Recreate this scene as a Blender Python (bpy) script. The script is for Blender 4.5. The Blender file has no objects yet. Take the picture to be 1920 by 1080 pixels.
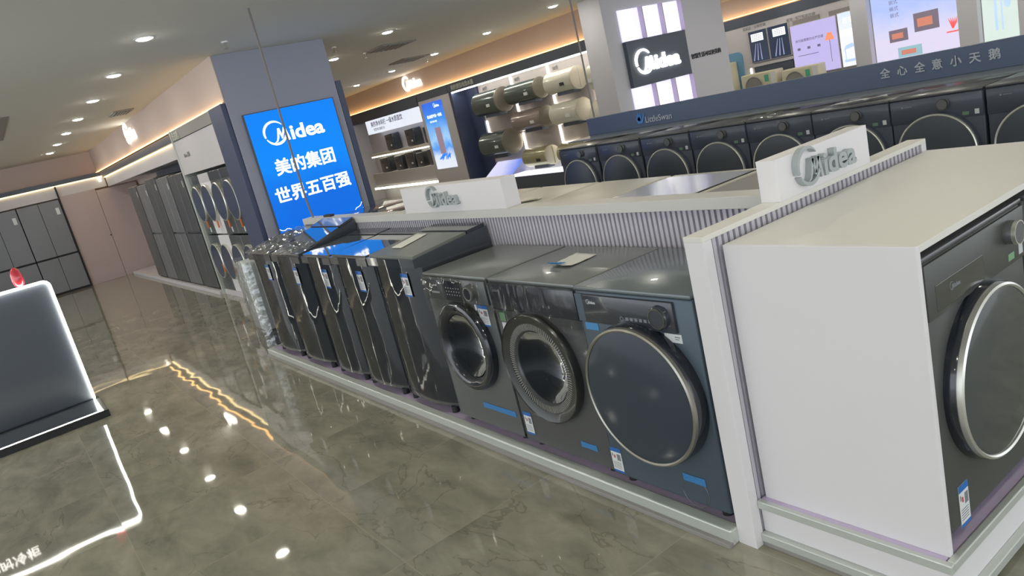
import bpy, bmesh, math, random
from mathutils import Vector, Matrix
random.seed(7)
SC = bpy.context.scene
COL = SC.collection

# ---------------------------------------------------------------- camera
cam_data = bpy.data.cameras.new('camera')
cam_data.sensor_width = 36.0
cam_data.lens = 1396.375 / 1920.0 * 36.0
cam_data.clip_end = 200
cam = bpy.data.objects.new('camera', cam_data)
COL.objects.link(cam)
_yaw, _pitch, _roll = 0.581194, -0.233245, -0.241098
_d = Vector((-math.cos(_yaw) * math.cos(_pitch), math.sin(_yaw) * math.cos(_pitch), math.sin(_pitch)))
_r = _d.cross(Vector((0, 0, 1))).normalized()
_u = _r.cross(_d)
_r2 = math.cos(_roll) * _r + math.sin(_roll) * _u
_u2 = -math.sin(_roll) * _r + math.cos(_roll) * _u
_m = Matrix((_r2, _u2, -_d)).transposed().to_4x4()
_m.translation = Vector((1.66952, -1.79285, 1.6899))
cam.matrix_world = _m
SC.camera = cam

# ---------------------------------------------------------------- world, exposure
W = bpy.data.worlds.new('world')
SC.world = W
W.use_nodes = True
bg = W.node_tree.nodes['Background']
bg.inputs[0].default_value = (0.80, 0.84, 0.90, 1)
bg.inputs[1].default_value = 2.5
SC.view_settings.view_transform = 'Standard'
SC.view_settings.look = 'None'
SC.view_settings.gamma = 1
SC.view_settings.use_curve_mapping = False
SC.view_settings.exposure = 0.0
DOWNLIGHT = 165.0
COVE = 5.0

# ---------------------------------------------------------------- materials
def lin(c):
    c = c / 255.0
    return c / 12.92 if c <= 0.04045 else ((c + 0.055) / 1.055) ** 2.4
def rgb(r, g, b): return (lin(r), lin(g), lin(b), 1)
MATS = {}
def M(name, col=(200, 200, 200), rough=0.5, metal=0.0, spec=0.5, emit=None, es=0.0, coat=0.0, noise=0.0, nscale=20.0, bump=0.0, bscale=80.0):
    if name in MATS: return MATS[name]
    m = bpy.data.materials.new(name); m.use_nodes = True
    nt = m.node_tree; p = nt.nodes['Principled BSDF']
    p.inputs['Base Color'].default_value = rgb(*col)
    p.inputs['Roughness'].default_value = rough
    p.inputs['Metallic'].default_value = metal
    p.inputs['Specular IOR Level'].default_value = spec
    p.inputs['Coat Weight'].default_value = coat
    p.inputs['Coat Roughness'].default_value = 0.04
    if emit:
        p.inputs['Emission Color'].default_value = rgb(*emit)
        p.inputs['Emission Strength'].default_value = es
    if noise > 0 or bump > 0:
        tc = nt.nodes.new('ShaderNodeTexCoord')
    if noise > 0:
        n = nt.nodes.new('ShaderNodeTexNoise'); n.inputs['Scale'].default_value = nscale; n.inputs['Detail'].default_value = 5
        nt.links.new(tc.outputs['Object'], n.inputs['Vector'])
        mx = nt.nodes.new('ShaderNodeMix'); mx.data_type = 'RGBA'
        c = rgb(*col)
        mx.inputs['A'].default_value = tuple(v * (1 - noise) for v in c[:3]) + (1,)
        mx.inputs['B'].default_value = tuple(min(1, v * (1 + noise)) for v in c[:3]) + (1,)
        nt.links.new(n.outputs['Fac'], mx.inputs['Factor'])
        nt.links.new(mx.outputs['Result'], p.inputs['Base Color'])
    if bump > 0:
        n2 = nt.nodes.new('ShaderNodeTexNoise'); n2.inputs['Scale'].default_value = bscale; n2.inputs['Detail'].default_value = 3
        nt.links.new(tc.outputs['Object'], n2.inputs['Vector'])
        b = nt.nodes.new('ShaderNodeBump'); b.inputs['Strength'].default_value = bump; b.inputs['Distance'].default_value = 0.01
        nt.links.new(n2.outputs['Fac'], b.inputs['Height'])
        nt.links.new(b.outputs['Normal'], p.inputs['Normal'])
    MATS[name] = m
    return m

def grad_emit(name, axis, z0, z1, stops, es=1.0):
    """a lit printed screen whose picture runs through colours along one object axis"""
    m = bpy.data.materials.new(name); m.use_nodes = True
    nt = m.node_tree; p = nt.nodes['Principled BSDF']
    p.inputs['Base Color'].default_value = (0.01, 0.01, 0.01, 1); p.inputs['Roughness'].default_value = 0.4; p.inputs['Specular IOR Level'].default_value = 0.1
    tc = nt.nodes.new('ShaderNodeTexCoord'); sx = nt.nodes.new('ShaderNodeSeparateXYZ')
    nt.links.new(tc.outputs['Object'], sx.inputs[0])
    mr = nt.nodes.new('ShaderNodeMapRange'); mr.inputs['From Min'].default_value = z0; mr.inputs['From Max'].default_value = z1
    nz = nt.nodes.new('ShaderNodeTexNoise'); nz.inputs['Scale'].default_value = 3.0
    nt.links.new(tc.outputs['Object'], nz.inputs['Vector'])
    ad = nt.nodes.new('ShaderNodeMath'); ad.operation = 'MULTIPLY_ADD'; ad.inputs[1].default_value = 0.25; 
    nt.links.new(nz.outputs['Fac'], ad.inputs[0])
    nt.links.new(sx.outputs[axis], mr.inputs['Value'])
    sb = nt.nodes.new('ShaderNodeMath'); sb.operation = 'SUBTRACT'; sb.inputs[1].default_value = 0.125
    nt.links.new(mr.outputs[0], ad.inputs[2]); nt.links.new(ad.outputs[0], sb.inputs[0])
    cr = nt.nodes.new('ShaderNodeValToRGB')
    el = cr.color_ramp.elements
    el[0].position = stops[0][0]; el[0].color = rgb(*stops[0][1])
    el[1].position = stops[-1][0]; el[1].color = rgb(*stops[-1][1])
    for s, c in stops[1:-1]:
        e = el.new(s); e.color = rgb(*c)
    nt.links.new(sb.outputs[0], cr.inputs[0])
    nt.links.new(cr.outputs[0], p.inputs['Emission Color']); p.inputs['Emission Strength'].default_value = es
    MATS[name] = m
    return m

def floor_mat():
    m = bpy.data.materials.new('polished_tile'); m.use_nodes = True
    nt = m.node_tree; p = nt.nodes['Principled BSDF']; L = nt.links.new
    tc = nt.nodes.new('ShaderNodeTexCoord')
    def math_(op, a, b=None):
        n = nt.nodes.new('ShaderNodeMath'); n.operation = op
        for i, v in enumerate((a, b)):
            if v is None: continue
            if isinstance(v, (int, float)): n.inputs[i].default_value = v
            else: L(v, n.inputs[i])
        return n.outputs[0]
    sx = nt.nodes.new('ShaderNodeSeparateXYZ'); L(tc.outputs['Object'], sx.inputs[0])
    T = 0.8475
    fx = math_('DIVIDE', math_('ADD', sx.outputs[0], 0.195 + T * 40), T)
    fy = math_('DIVIDE', math_('ADD', sx.outputs[1], 0.005 + T * 40), T)
    def seam(f):
        fr = math_('FRACT', f)
        d = math_('MINIMUM', fr, math_('SUBTRACT', 1.0, fr))
        return math_('LESS_THAN', d, 0.0020)
    sm = math_('MAXIMUM', seam(fx), seam(fy))
    # per tile offset
    cb = nt.nodes.new('ShaderNodeCombineXYZ'); L(math_('FLOOR', fx), cb.inputs[0]); L(math_('FLOOR', fy), cb.inputs[1])
    wn = nt.nodes.new('ShaderNodeTexWhiteNoise'); L(cb.outputs[0], wn.inputs['Vector'])
    vs = nt.nodes.new('ShaderNodeVectorMath'); vs.operation = 'MULTIPLY_ADD'
    L(wn.outputs['Color'], vs.inputs[0]); vs.inputs[1].default_value = (7, 7, 7); L(tc.outputs['Object'], vs.inputs[2])
    mp = nt.nodes.new('ShaderNodeMapping'); mp.inputs['Rotation'].default_value = (0, 0, 0.5); mp.inputs['Scale'].default_value = (1.0, 2.2, 1)
    L(vs.outputs[0], mp.inputs[0])
    n1 = nt.nodes.new('ShaderNodeTexNoise'); n1.inputs['Scale'].default_value = 2.6; n1.inputs['Detail'].default_value = 9; n1.inputs['Roughness'].default_value = 0.62; n1.inputs['Distortion'].default_value = 0.35
    L(mp.outputs[0], n1.inputs['Vector'])
    cr = nt.nodes.new('ShaderNodeValToRGB')
    e = cr.color_ramp.elements
    e[0].position = 0.32; e[0].color = rgb(130, 129, 114)
    e[1].position = 0.72; e[1].color = rgb(170, 167, 149)
    L(n1.outputs['Fac'], cr.inputs[0])
    # veins
    n2 = nt.nodes.new('ShaderNodeTexNoise'); n2.inputs['Scale'].default_value = 1.1; n2.inputs['Detail'].default_value = 6; n2.inputs['Distortion'].default_value = 0.5
    L(mp.outputs[0], n2.inputs['Vector'])
    v = math_('ABSOLUTE', math_('SUBTRACT', n2.outputs['Fac'], 0.5))
    vein = math_('LESS_THAN', v, 0.004)
    mx = nt.nodes.new('ShaderNodeMix'); mx.data_type = 'RGBA'
    L(math_('MULTIPLY', vein, 0.28), mx.inputs['Factor']); L(cr.outputs[0], mx.inputs['A']); mx.inputs['B'].default_value = rgb(78, 74, 66)
    mx2 = nt.nodes.new('ShaderNodeMix'); mx2.data_type = 'RGBA'
    L(sm, mx2.inputs['Factor']); L(mx.outputs['Result'], mx2.inputs['A']); mx2.inputs['B'].default_value = rgb(166, 163, 146)
    L(mx2.outputs['Result'], p.inputs['Base Color'])
    p.inputs['Roughness'].default_value = 0.032
    p.inputs['Specular IOR Level'].default_value = 0.7
    n3 = nt.nodes.new('ShaderNodeTexNoise'); n3.inputs['Scale'].default_value = 2.4; n3.inputs['Detail'].default_value = 1
    L(vs.outputs[0], n3.inputs['Vector'])
    b = nt.nodes.new('ShaderNodeBump'); b.inputs['Strength'].default_value = 0.04; b.inputs['Distance'].default_value = 0.05
    L(n3.outputs['Fac'], b.inputs['Height']); L(b.outputs['Normal'], p.inputs['Normal'])
    return m

def wrap_mat(name, amt=0.22, tint=(210, 214, 216)):
    m = bpy.data.materials.new(name); m.use_nodes = True
    nt = m.node_tree; L = nt.links.new
    nt.nodes.remove(nt.nodes['Principled BSDF'])
    out = nt.nodes['Material Output']
    tr = nt.nodes.new('ShaderNodeBsdfTransparent'); tr.inputs[0].default_value = (0.97, 0.97, 0.97, 1)
    gl = nt.nodes.new('ShaderNodeBsdfGlossy'); gl.inputs['Roughness'].default_value = 0.12; gl.inputs[0].default_value = rgb(*tint)
    mx = nt.nodes.new('ShaderNodeMixShader')
    fr = nt.nodes.new('ShaderNodeLayerWeight'); fr.inputs[0].default_value = 0.35
    ad = nt.nodes.new('ShaderNodeMath'); ad.operation = 'MULTIPLY_ADD'; ad.inputs[1].default_value = 0.45; ad.inputs[2].default_value = amt
    L(fr.outputs['Facing'], ad.inputs[0]); L(ad.outputs[0], mx.inputs[0])
    tc = nt.nodes.new('ShaderNodeTexCoord'); n = nt.nodes.new('ShaderNodeTexVoronoi'); n.inputs['Scale'].default_value = 22
    L(tc.outputs['Object'], n.inputs['Vector'])
    b = nt.nodes.new('ShaderNodeBump'); b.inputs['Strength'].default_value = 0.45; b.inputs['Distance'].default_value = 0.012
    L(n.outputs['Distance'], b.inputs['Height']); L(b.outputs['Normal'], gl.inputs['Normal'])
    L(tr.outputs[0], mx.inputs[1]); L(gl.outputs[0], mx.inputs[2]); L(mx.outputs[0], out.inputs[0])
    MATS[name] = m
    return m

def film(name, strength, scale):
    m = bpy.data.materials.new(name); m.use_nodes = True
    nt = m.node_tree; L = nt.links.new; nt.nodes.remove(nt.nodes['Principled BSDF'])
    tr = nt.nodes.new('ShaderNodeBsdfTransparent'); gl = nt.nodes.new('ShaderNodeBsdfGlossy'); gl.inputs['Roughness'].default_value = 0.03
    mx = nt.nodes.new('ShaderNodeMixShader'); fr = nt.nodes.new('ShaderNodeFresnel'); fr.inputs[0].default_value = 1.5
    L(fr.outputs[0], mx.inputs[0]); L(tr.outputs[0], mx.inputs[1]); L(gl.outputs[0], mx.inputs[2])
    tc = nt.nodes.new('ShaderNodeTexCoord'); mp = nt.nodes.new('ShaderNodeMapping'); mp.inputs['Scale'].default_value = (5, 5, 1.2)
    n = nt.nodes.new('ShaderNodeTexNoise'); n.inputs['Scale'].default_value = scale; n.inputs['Detail'].default_value = 2
    L(tc.outputs['Object'], mp.inputs[0]); L(mp.outputs[0], n.inputs['Vector'])
    b = nt.nodes.new('ShaderNodeBump'); b.inputs['Strength'].default_value = strength; b.inputs['Distance'].default_value = 0.03
    L(n.outputs['Fac'], b.inputs['Height']); L(b.outputs['Normal'], gl.inputs['Normal'])
    L(mx.outputs[0], nt.nodes['Material Output'].inputs[0])
    MATS[name] = m
film('film_clear', 0.07, 2.2)
film('film_crinkle', 0.16, 3.0)

# ---------------------------------------------------------------- mesh builder
class MB:
    def __init__(s): s.bm = bmesh.new()
    def box(s, x0, x1, y0, y1, z0, z1, bev=0.0, seg=2):
        if x1 < x0: x0, x1 = x1, x0
        if y1 < y0: y0, y1 = y1, y0
        if z1 < z0: z0, z1 = z1, z0
        b = bmesh.new()
        bmesh.ops.create_cube(b, size=1)
        for v in b.verts:
            v.co = Vector((x0 + (v.co.x + .5) * (x1 - x0), y0 + (v.co.y + .5) * (y1 - y0), z0 + (v.co.z + .5) * (z1 - z0)))
        if bev > 0:
            bev = min(bev, 0.45 * min(x1 - x0, y1 - y0, z1 - z0))
            bmesh.ops.bevel(b, geom=b.edges[:], offset=bev, segments=seg, affect='EDGES', profile=0.5)
        return s._merge(b)
    def _merge(s, b, mat=None):
        me = bpy.data.meshes.new('t'); b.to_mesh(me); b.free()
        if mat: me.transform(mat)
        s.bm.from_mesh(me); bpy.data.meshes.remove(me)
        return s
    def prism(s, pts, h0, h1, fr):
        """extrude a 2D outline; fr maps (a, b, h) -> world"""
        f = s.bm
        lo = [f.verts.new(fr(a, b, h0)) for a, b in pts]; hi = [f.verts.new(fr(a, b, h1)) for a, b in pts]
        n = len(pts)
        for i in range(n): f.faces.new((lo[i], lo[(i + 1) % n], hi[(i + 1) % n], hi[i]))
        f.faces.new(lo[::-1]); f.faces.new(hi)
        return s
    def lathe(s, prof, c, axis='y', seg=48, closed=False):
        """revolve (r, h) about an axis through c; h measured along +axis"""
        f = s.bm; c = Vector(c); rings = []
        for r, h in prof:
            ring = []
            if r < 1e-6:
                ring = [f.verts.new(s._ax(c, axis, 0, 0, h))]
            else:
                for k in range(seg):
                    t = 2 * math.pi * k / seg
                    ring.append(f.verts.new(s._ax(c, axis, r * math.cos(t), r * math.sin(t), h)))
            rings.append(ring)
        if closed: rings.append(rings[0])
        for a, b in zip(rings[:-1], rings[1:]):
            if len(a) == 1 and len(b) == 1: continue
            for k in range(seg):
                k2 = (k + 1) % seg
                if len(a) == 1: f.faces.new((a[0], b[k], b[k2]))
                elif len(b) == 1: f.faces.new((a[k], b[0], a[k2]))
                else: f.faces.new((a[k], b[k], b[k2], a[k2]))
        return s
    @staticmethod
    def _ax(c, axis, a, b, h):
        if axis == 'y': return c + Vector((a, h, b))
        if axis == 'x': return c + Vector((h, a, b))
        return c + Vector((a, b, h))
    def cyl(s, c, axis, r, h, seg=24, bev=0.0):
        p = [(0, 0), (r - bev, 0), (r, bev), (r, h - bev), (r - bev, h), (0, h)] if bev > 0 else [(0, 0), (r, 0), (r, h), (0, h)]
        return s.lathe(p, c, axis, seg)
    def tube(s, pts, r, seg=8):
        f = s.bm; rings = []
        pts = [Vector(p) for p in pts]
        for i, p in enumerate(pts):
            t = (pts[min(i + 1, len(pts) - 1)] - pts[max(i - 1, 0)]).normalized()
            a = t.cross(Vector((0, 1, 0)) if abs(t.y) < .9 else Vector((1, 0, 0))).normalized(); b = t.cross(a)
            rings.append([f.verts.new(p + r * (math.cos(2 * math.pi * k / seg) * a + math.sin(2 * math.pi * k / seg) * b)) for k in range(seg)])
        for a, b in zip(rings[:-1], rings[1:]):
            for k in range(seg): f.faces.new((a[k], a[(k + 1) % seg], b[(k + 1) % seg], b[k]))
        f.faces.new(rings[0][::-1]); f.faces.new(rings[-1])
        return s
    def plate_hole(s, x0, x1, z0, z1, cx, cz, r, y, seg=64):
        """rectangle in an xz plane with a round hole"""
        f = s.bm; inn, out = [], []
        for k in range(seg):
            t = 2 * math.pi * k / seg
            dx, dz = math.cos(t), math.sin(t)
            inn.append(f.verts.new((cx + r * dx, y, cz + r * dz)))
            q = []
            if dx > 1e-9: q.append((x1 - cx) / dx)
            if dx < -1e-9: q.append((x0 - cx) / dx)
            if dz > 1e-9: q.append((z1 - cz) / dz)
            if dz < -1e-9: q.append((z0 - cz) / dz)
            k_ = min(q)
            out.append([cx + k_ * dx, cz + k_ * dz])
        for X, Z in ((x0, z0), (x0, z1), (x1, z0), (x1, z1)):
            i = min(range(seg), key=lambda i: (out[i][0] - X) ** 2 + (out[i][1] - Z) ** 2)
            out[i] = [X, Z]
        ov = [f.verts.new((a, y, b)) for a, b in out]
        for k in range(seg): f.faces.new((inn[k], inn[(k + 1) % seg], ov[(k + 1) % seg], ov[k]))
        return s
    def text(s, txt, size, fr, depth=0.004, bold=0.0, align='LEFT', sx=1.0):
        """flat lettering turned into solid mesh; fr maps (a right, b up, h out) -> point"""
        cu = bpy.data.curves.new('t', 'FONT'); cu.body = txt; cu.size = size; cu.extrude = depth / 2; cu.offset = bold
        cu.align_x = align; cu.resolution_u = 3
        ob = bpy.data.objects.new('t', cu); COL.objects.link(ob)
        dg = bpy.context.evaluated_depsgraph_get(); dg.update()
        me = bpy.data.meshes.new_from_object(ob.evaluated_get(dg))
        for v in me.vertices: v.co = Vector(fr(v.co.x * sx, v.co.y, v.co.z + depth / 2))
        s.bm.from_mesh(me)
        bpy.data.meshes.remove(me); bpy.data.objects.remove(ob); bpy.data.curves.remove(cu)
        return s
    def fat_text(s, txt, size, fr, depth, w, sx=1.0):
        """heavy lettering: the same glyphs laid over one another, each nudged by w"""
        for i, (dx, dy) in enumerate(((-w, -w), (w, -w), (-w, w), (w, w), (0, 0), (-w, 0), (w, 0))):
            s.text(txt, size, lambda a, b, h, dx=dx, dy=dy, i=i: fr(a + dx, b + dy, h + i * 0.00004), depth, 0.0, sx=sx)
        return s
    def stroke(s, pts, widths, h0, h1, fr):
        n = len(pts); L, R = [], []
        for i, (x, y) in enumerate(pts):
            a = pts[max(i - 1, 0)]; b = pts[min(i + 1, n - 1)]
            dx, dy = b[0] - a[0], b[1] - a[1]; l = math.hypot(dx, dy) or 1
            nx, ny = -dy / l, dx / l; w = widths[i] / 2
            L.append((x + nx * w, y + ny * w)); R.append((x - nx * w, y - ny * w))
        return s.prism(L + R[::-1], h0, h1, fr)
    def logo(s, w, fr, depth=0.01):
        """ring-and-letters wordmark, overall width w, origin at the ring's left, baseline at b=0"""
        k = w / 5.3
        F = lambda a, b, h: fr(a * k, b * k, h)
        cx, cy, R = 1.0, 0.78, 0.92
        def arc(t0, t1, w0, w1, wm):
            n = 26; pts, ws = [], []
            for i in range(n + 1):
                u = i / n; t = math.radians(t0 + (t1 - t0) * u)
                pts.append((cx + R * math.cos(t), cy + R * math.sin(t)))
                ws.append(w0 * (1 - u) ** 2 + 2 * wm * u * (1 - u) + w1 * u * u)
            s.stroke(pts, ws, 0, depth, F)
        arc(38, 198, 0.04, 0.13, 0.30)
        arc(206, 338, 0.06, 0.16, 0.30)
        s.stroke([(0.78, -0.02), (1.02, 0.10), (1.17, 0.40), (1.36, 1.08)], [0.04, .12, .17, .17], 0, depth, F)
        s.stroke([(1.34, 1.08), (1.52, 0.30)], [.20, .14], 0, depth, F)
        s.stroke([(1.46, 0.22), (1.86, 1.08)], [.12, .18], 0, depth, F)
        s.stroke([(1.84, 1.08), (2.06, 0.0)], [.22, .22], 0, depth, F)
        n0 = len(s.bm.verts); raw = []
        s.text('idea', 1.0, lambda a, b, h: (a, b, h), depth, bold=0.028)
        s.bm.verts.ensure_lookup_table(); vs = s.bm.verts[n0:]
        x0, x1 = min(v.co.x for v in vs), max(v.co.x for v in vs); z1 = max(v.co.y for v in vs)
        for v in vs: v.co = Vector(F(2.30 + (v.co.x - x0) / (x1 - x0) * 3.0, v.co.y / z1 * 1.16, v.co.z))
        return s
    def build(s, name, mat, parent=None, smooth=False, loc=None):
        me = bpy.data.meshes.new(name)
        bmesh.ops.recalc_face_normals(s.bm, faces=s.bm.faces[:])
        if loc is not None:
            for v in s.bm.verts: v.co -= Vector(loc)
        s.bm.to_mesh(me); s.bm.free()
        o = bpy.data.objects.new(name, me); COL.objects.link(o)
        if loc is not None: o.location = loc
        me.materials.append(mat if not isinstance(mat, str) else MATS[mat])
        if parent: o.parent = parent
        if smooth:
            me.polygons.foreach_set('use_smooth', [True] * len(me.polygons))
            try: me.set_sharp_from_angle(angle=math.radians(35))
            except Exception: pass
        return o

def tag(o, label=None, cat=None, group=None, kind=None):
    if label: o['label'] = label
    if cat: o['category'] = cat
    if group: o['group'] = group
    if kind: o['kind'] = kind
    return o
def empty(name, loc, label, cat, group=None, rz=0):
    o = bpy.data.objects.new(name, None); COL.objects.link(o); o.location = loc; o.rotation_euler = (0, 0, rz)
    o.empty_display_size = 0.1
    return tag(o, label, cat, group)
def copy_tree(o, parent=None):
    c = o.copy(); COL.objects.link(c); c.parent = parent
    for ch in list(o.children): copy_tree(ch, c)
    return c
def struct(name, mb, mat, smooth=False): return tag(mb.build(name, mat, smooth=smooth), kind='structure')

# frames: (a right, b up, h out of the surface)
def FY(x, y, z): return lambda a, b, h: (x + a, y - h, z + b)          # on a wall facing -Y
def FX(x, y, z): return lambda a, b, h: (x + h, y + a, z + b)          # on a wall facing +X
def FL(x, y, z): return lambda a, b, h: (x + a, y - h, z + b)

# materials --------------------------------------------------------------
M('white_laminate', (232, 230, 232), 0.45, noise=0.02, nscale=3)
M('white_top', (230, 229, 222), 0.4)
M('slat_white', (196, 194, 202), 0.5)
M('slat_groove', (164, 156, 178), 0.6)
M('cap_white', (210, 209, 204), 0.4)
M('lavender_board', (206, 192, 222), 0.5)
M('edge_metal', (205, 210, 204), 0.35, 0.3)
M('black_gloss', (58, 62, 68), 0.1, 0.0, 0.6, coat=0.6)
M('smoke_metal', (104, 107, 108), 0.32, 0.25, 0.5)
M('graphite', (88, 90, 92), 0.3, 0.2, coat=0.15)
M('slate_blue', (82, 96, 108), 0.35, 0.25)
M('dark_panel', (58, 62, 70), 0.15, coat=0.3)
M('door_glass', (58, 66, 76), 0.14, 0.0, 0.4, coat=0.1)  # base lifted to carry lens haze, as in the other dark materials
M('door_black', (36, 40, 48), 0.12, coat=0.5)
M('chrome', (215, 215, 205), 0.15, 1.0)
M('ring_silver', (222, 222, 214), 0.3, 0.75)
M('drum_steel', (84, 88, 94), 0.4, 0.9, bump=0.3, bscale=60)
M('rubber', (40, 42, 44), 0.7)
M('label_white', (225, 228, 228), 0.5)
M('label_blue', (40, 110, 190), 0.5)
M('label_print', (60, 62, 70), 0.6)
M('print_red', (190, 60, 50), 0.6)
M('print_light', (205, 208, 210), 0.5)
M('print_dim', (130, 134, 140), 0.5)
M('tape_blue', (60, 130, 190), 0.4)
M('sticker_green', (130, 170, 130), 0.5)
M('sticker_dim', (98, 128, 104), 0.5)
M('tower_orange', (215, 120, 60), 0.5)
M('tower_glass', (62, 72, 100), 0.15, coat=0.3)
M('tower_dark', (84, 90, 94), 0.3, 0.15)
M('navy', (66, 76, 106), 0.45)
M('charcoal_band', (84, 92, 106), 0.5)
M('column_grey', (156, 160, 178), 0.6)
M('wall_grey', (205, 202, 205), 0.6)
M('ceiling_paint', (212, 212, 205), 0.85)
M('fascia_paint', (206, 190, 182), 0.8)
M('pink_panel', (184, 168, 166), 0.35)
M('fridge_grey', (120, 122, 126), 0.28, 0.1)
M('fridge_dark', (84, 88, 91), 0.3, 0.15)
M('beige_top', (206, 204, 190), 0.3)
M('silver_top', (190, 196, 204), 0.15, 0.6)
M('dark_gloss_top', (70, 74, 82), 0.1, 0.2, coat=0.6)
M('vent_grey', (150, 148, 144), 0.6)
M('foam', (186, 190, 188), 0.6, bump=0.5, bscale=30)
M('letters_grey', (168, 176, 178), 0.4)
M('letters_white', (235, 238, 240), 0.5)
M('paper', (232, 232, 222), 0.7)
M('red_plastic', (215, 60, 75), 0.15, coat=0.8)
M('led_white', (255, 255, 255), 0.5, emit=(255, 252, 236), es=15.0)
M('bay_led2', (255, 255, 255), 0.5, emit=(255, 248, 228), es=6.0)
M('bay_led', (255, 255, 255), 0.5, emit=(255, 248, 232), es=16.0)
M('led_soft', (255, 255, 255), 0.5, emit=(255, 250, 228), es=3.0)
M('led_logo', (255, 255, 255), 0.5, emit=(255, 250, 240), es=4.0)
M('cove_led', (255, 230, 190), 0.5, emit=(255, 196, 120), es=COVE)
M('cove_led_white', (255, 240, 210), 0.5, emit=(255, 226, 160), es=3.5)
M('downlight_lens', (255, 255, 255), 0.5, emit=(255, 248, 232), es=DOWNLIGHT)
M('screen_blue', (10, 60, 120), 0.25, emit=(0, 128, 250), es=1.0)
M('screen_white', (255, 255, 255), 0.4, emit=(250, 252, 255), es=1.0)
M('screen_pale', (255, 255, 255), 0.4, emit=(205, 200, 235), es=0.9)
M('cable_grey', (120, 116, 116), 0.5)
FLOOR = floor_mat()
WRAP = wrap_mat('plastic_wrap')
WRAP2 = wrap_mat('plastic_wrap_dense', 0.16)

# ================================================================= SETTING
b = MB().box(-22, 8, -9, 22, -0.05, 0.0); struct('floor', b, FLOOR)
CZ = 3.0
b = MB().box(-22, 8, -9, 22, CZ, CZ + 0.1); struct('ceiling', b, 'ceiling_paint')

# left end wall (faces +X)
struct('trim_1', MB().box(-20.4, -18.75, -9, 7.5, 2.505, CZ), 'fascia_paint')
struct('wall_left', MB().box(-20.4, -18.66, -9, 7.84, 0, 2.5), 'fascia_paint')
# right-hand bank behind the row of towers and fridges, its fascia faces -Y
struct('trim_2', MB().box(-18.75, -7.202, 0.846, 0.857, 2.49, CZ), 'fascia_paint')
struct('wall_back', MB().box(-18.62, -7.76, 1.56, 1.8, 0, 2.48), 'fascia_paint')
# heater wall fascia and AC wall fascia
struct('trim_3', MB().box(-18.75, -7.7, 7.5, 7.7, 2.5, CZ), 'fascia_paint')
struct('wall_far', MB().box(-20.4, -8.2, 7.86, 8.0, 0, CZ), 'fascia_paint')
b = MB().box(-20.4, 2, 15.86, 16.1, 0, CZ); struct('wall_rear', b, 'fascia_paint')

# cove lights on top of the cabinet runs
def cove(label, x0, x1, y0, y1, z, mat='cove_led'):
    o = MB().box(x0, x1, y0, y1, z, z + 0.012).build('cove_light', mat)
    return tag(o, label, 'light strip', 'warm light strips on top of the display cabinets')
cove('warm light strip above the left end cabinets', -18.72, -18.66, -8, 0.84, 2.475)
cove('warm light strip above the fridge and washer tower bank', -18.6, -7.25, 0.808, 0.838, 2.478)
cove('warm light strip above the water heater wall', -18.9, -7.3, 7.42, 7.48, 2.485)
cove('warm light strip above the air conditioner wall', -13, 1.0, 15.77, 15.83, 2.52, 'cove_led')

# ================================================================= COLUMNS
M('column_light', (204, 204, 212), 0.6)
def col_struct(name, x0, x1, y0, y1, m='column_grey'): return struct(name, MB().box(x0, x1, y0, y1, 0, CZ, 0.004), m)
col_struct('wall_column_sign', -7.75, -7.2, 0.86, 2.22)
col_struct('wall_column_logo', -7.7, -7.2, 6.87, 9.76, 'column_light')

# blue lit sign on the near column
g = empty('lit_sign', (-7.2, 1.55, 0.6), 'big glowing blue screen with white lettering on the grey column', 'sign')
def part(mb, name, mat, g, smooth=False):
    o = mb.build(name, mat, smooth=smooth)
    o.parent = g
    o.data.transform(Matrix.Translation(-Vector(g.location)))
    return o
part(MB().box(-7.2, -7.165, 0.985, 2.125, 0.55, 2.305, 0.004), 'frame', 'charcoal_band', g)
sb = bpy.data.materials.new('blue_screen'); MATS['blue_screen'] = sb
MATS['blue_screen'] = grad_emit('blue_screen', 2, 0.55, 2.3, [(0.0, (10, 110, 228)), (0.3, (0, 140, 255)), (0.6, (0, 134, 252)), (1.0, (0, 126, 244))], 1.0)
part(MB().box(-7.165, -7.16, 1.0, 2.11, 0.565, 2.295), 'screen', 'blue_screen', g)
X = -7.16
part(MB().logo(0.75, FX(X, 1.152, 1.925), 0.004), 'logo', 'screen_white', g)
t = MB()
t.fat_text('美的集团', 0.20, FX(X, 1.168, 1.565), 0.003, 0.0042, sx=0.97)
part(t, 'lettering', 'screen_white', g)
t = MB()
t.fat_text('世界五百强', 0.195, FX(X, 1.07, 1.245), 0.003, 0.0042, sx=1.0)
part(t, 'lettering', 'screen_white', g)
t = MB()
for y0, z0 in ((1.0, 0.93), (1.0, 0.86), (2.11, 0.98), (2.11, 0.9)):
    sg = 1 if y0 < 1.5 else -1
    pts = [(y0 + sg * i * 0.03, z0 - 0.004 * i + 0.012 * math.sin(i * 1.7 + z0 * 9) - (0.016 * i if sg < 0 else 0)) for i in range(9)]
    t.stroke(pts, [0.008] * 9, 0, 0.002, lambda a, bb, h: (X + h, a, bb))
part(t, 'light_streaks', 'screen_white', g)

# navy board beside the column
o = MB().box(-8.0, -7.2, 2.225, 2.30, 0, 2.485, 0.003).build('navy_board', 'navy'); tag(o, 'narrow navy end panel standing against right side of the sign column', 'panel')

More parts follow.
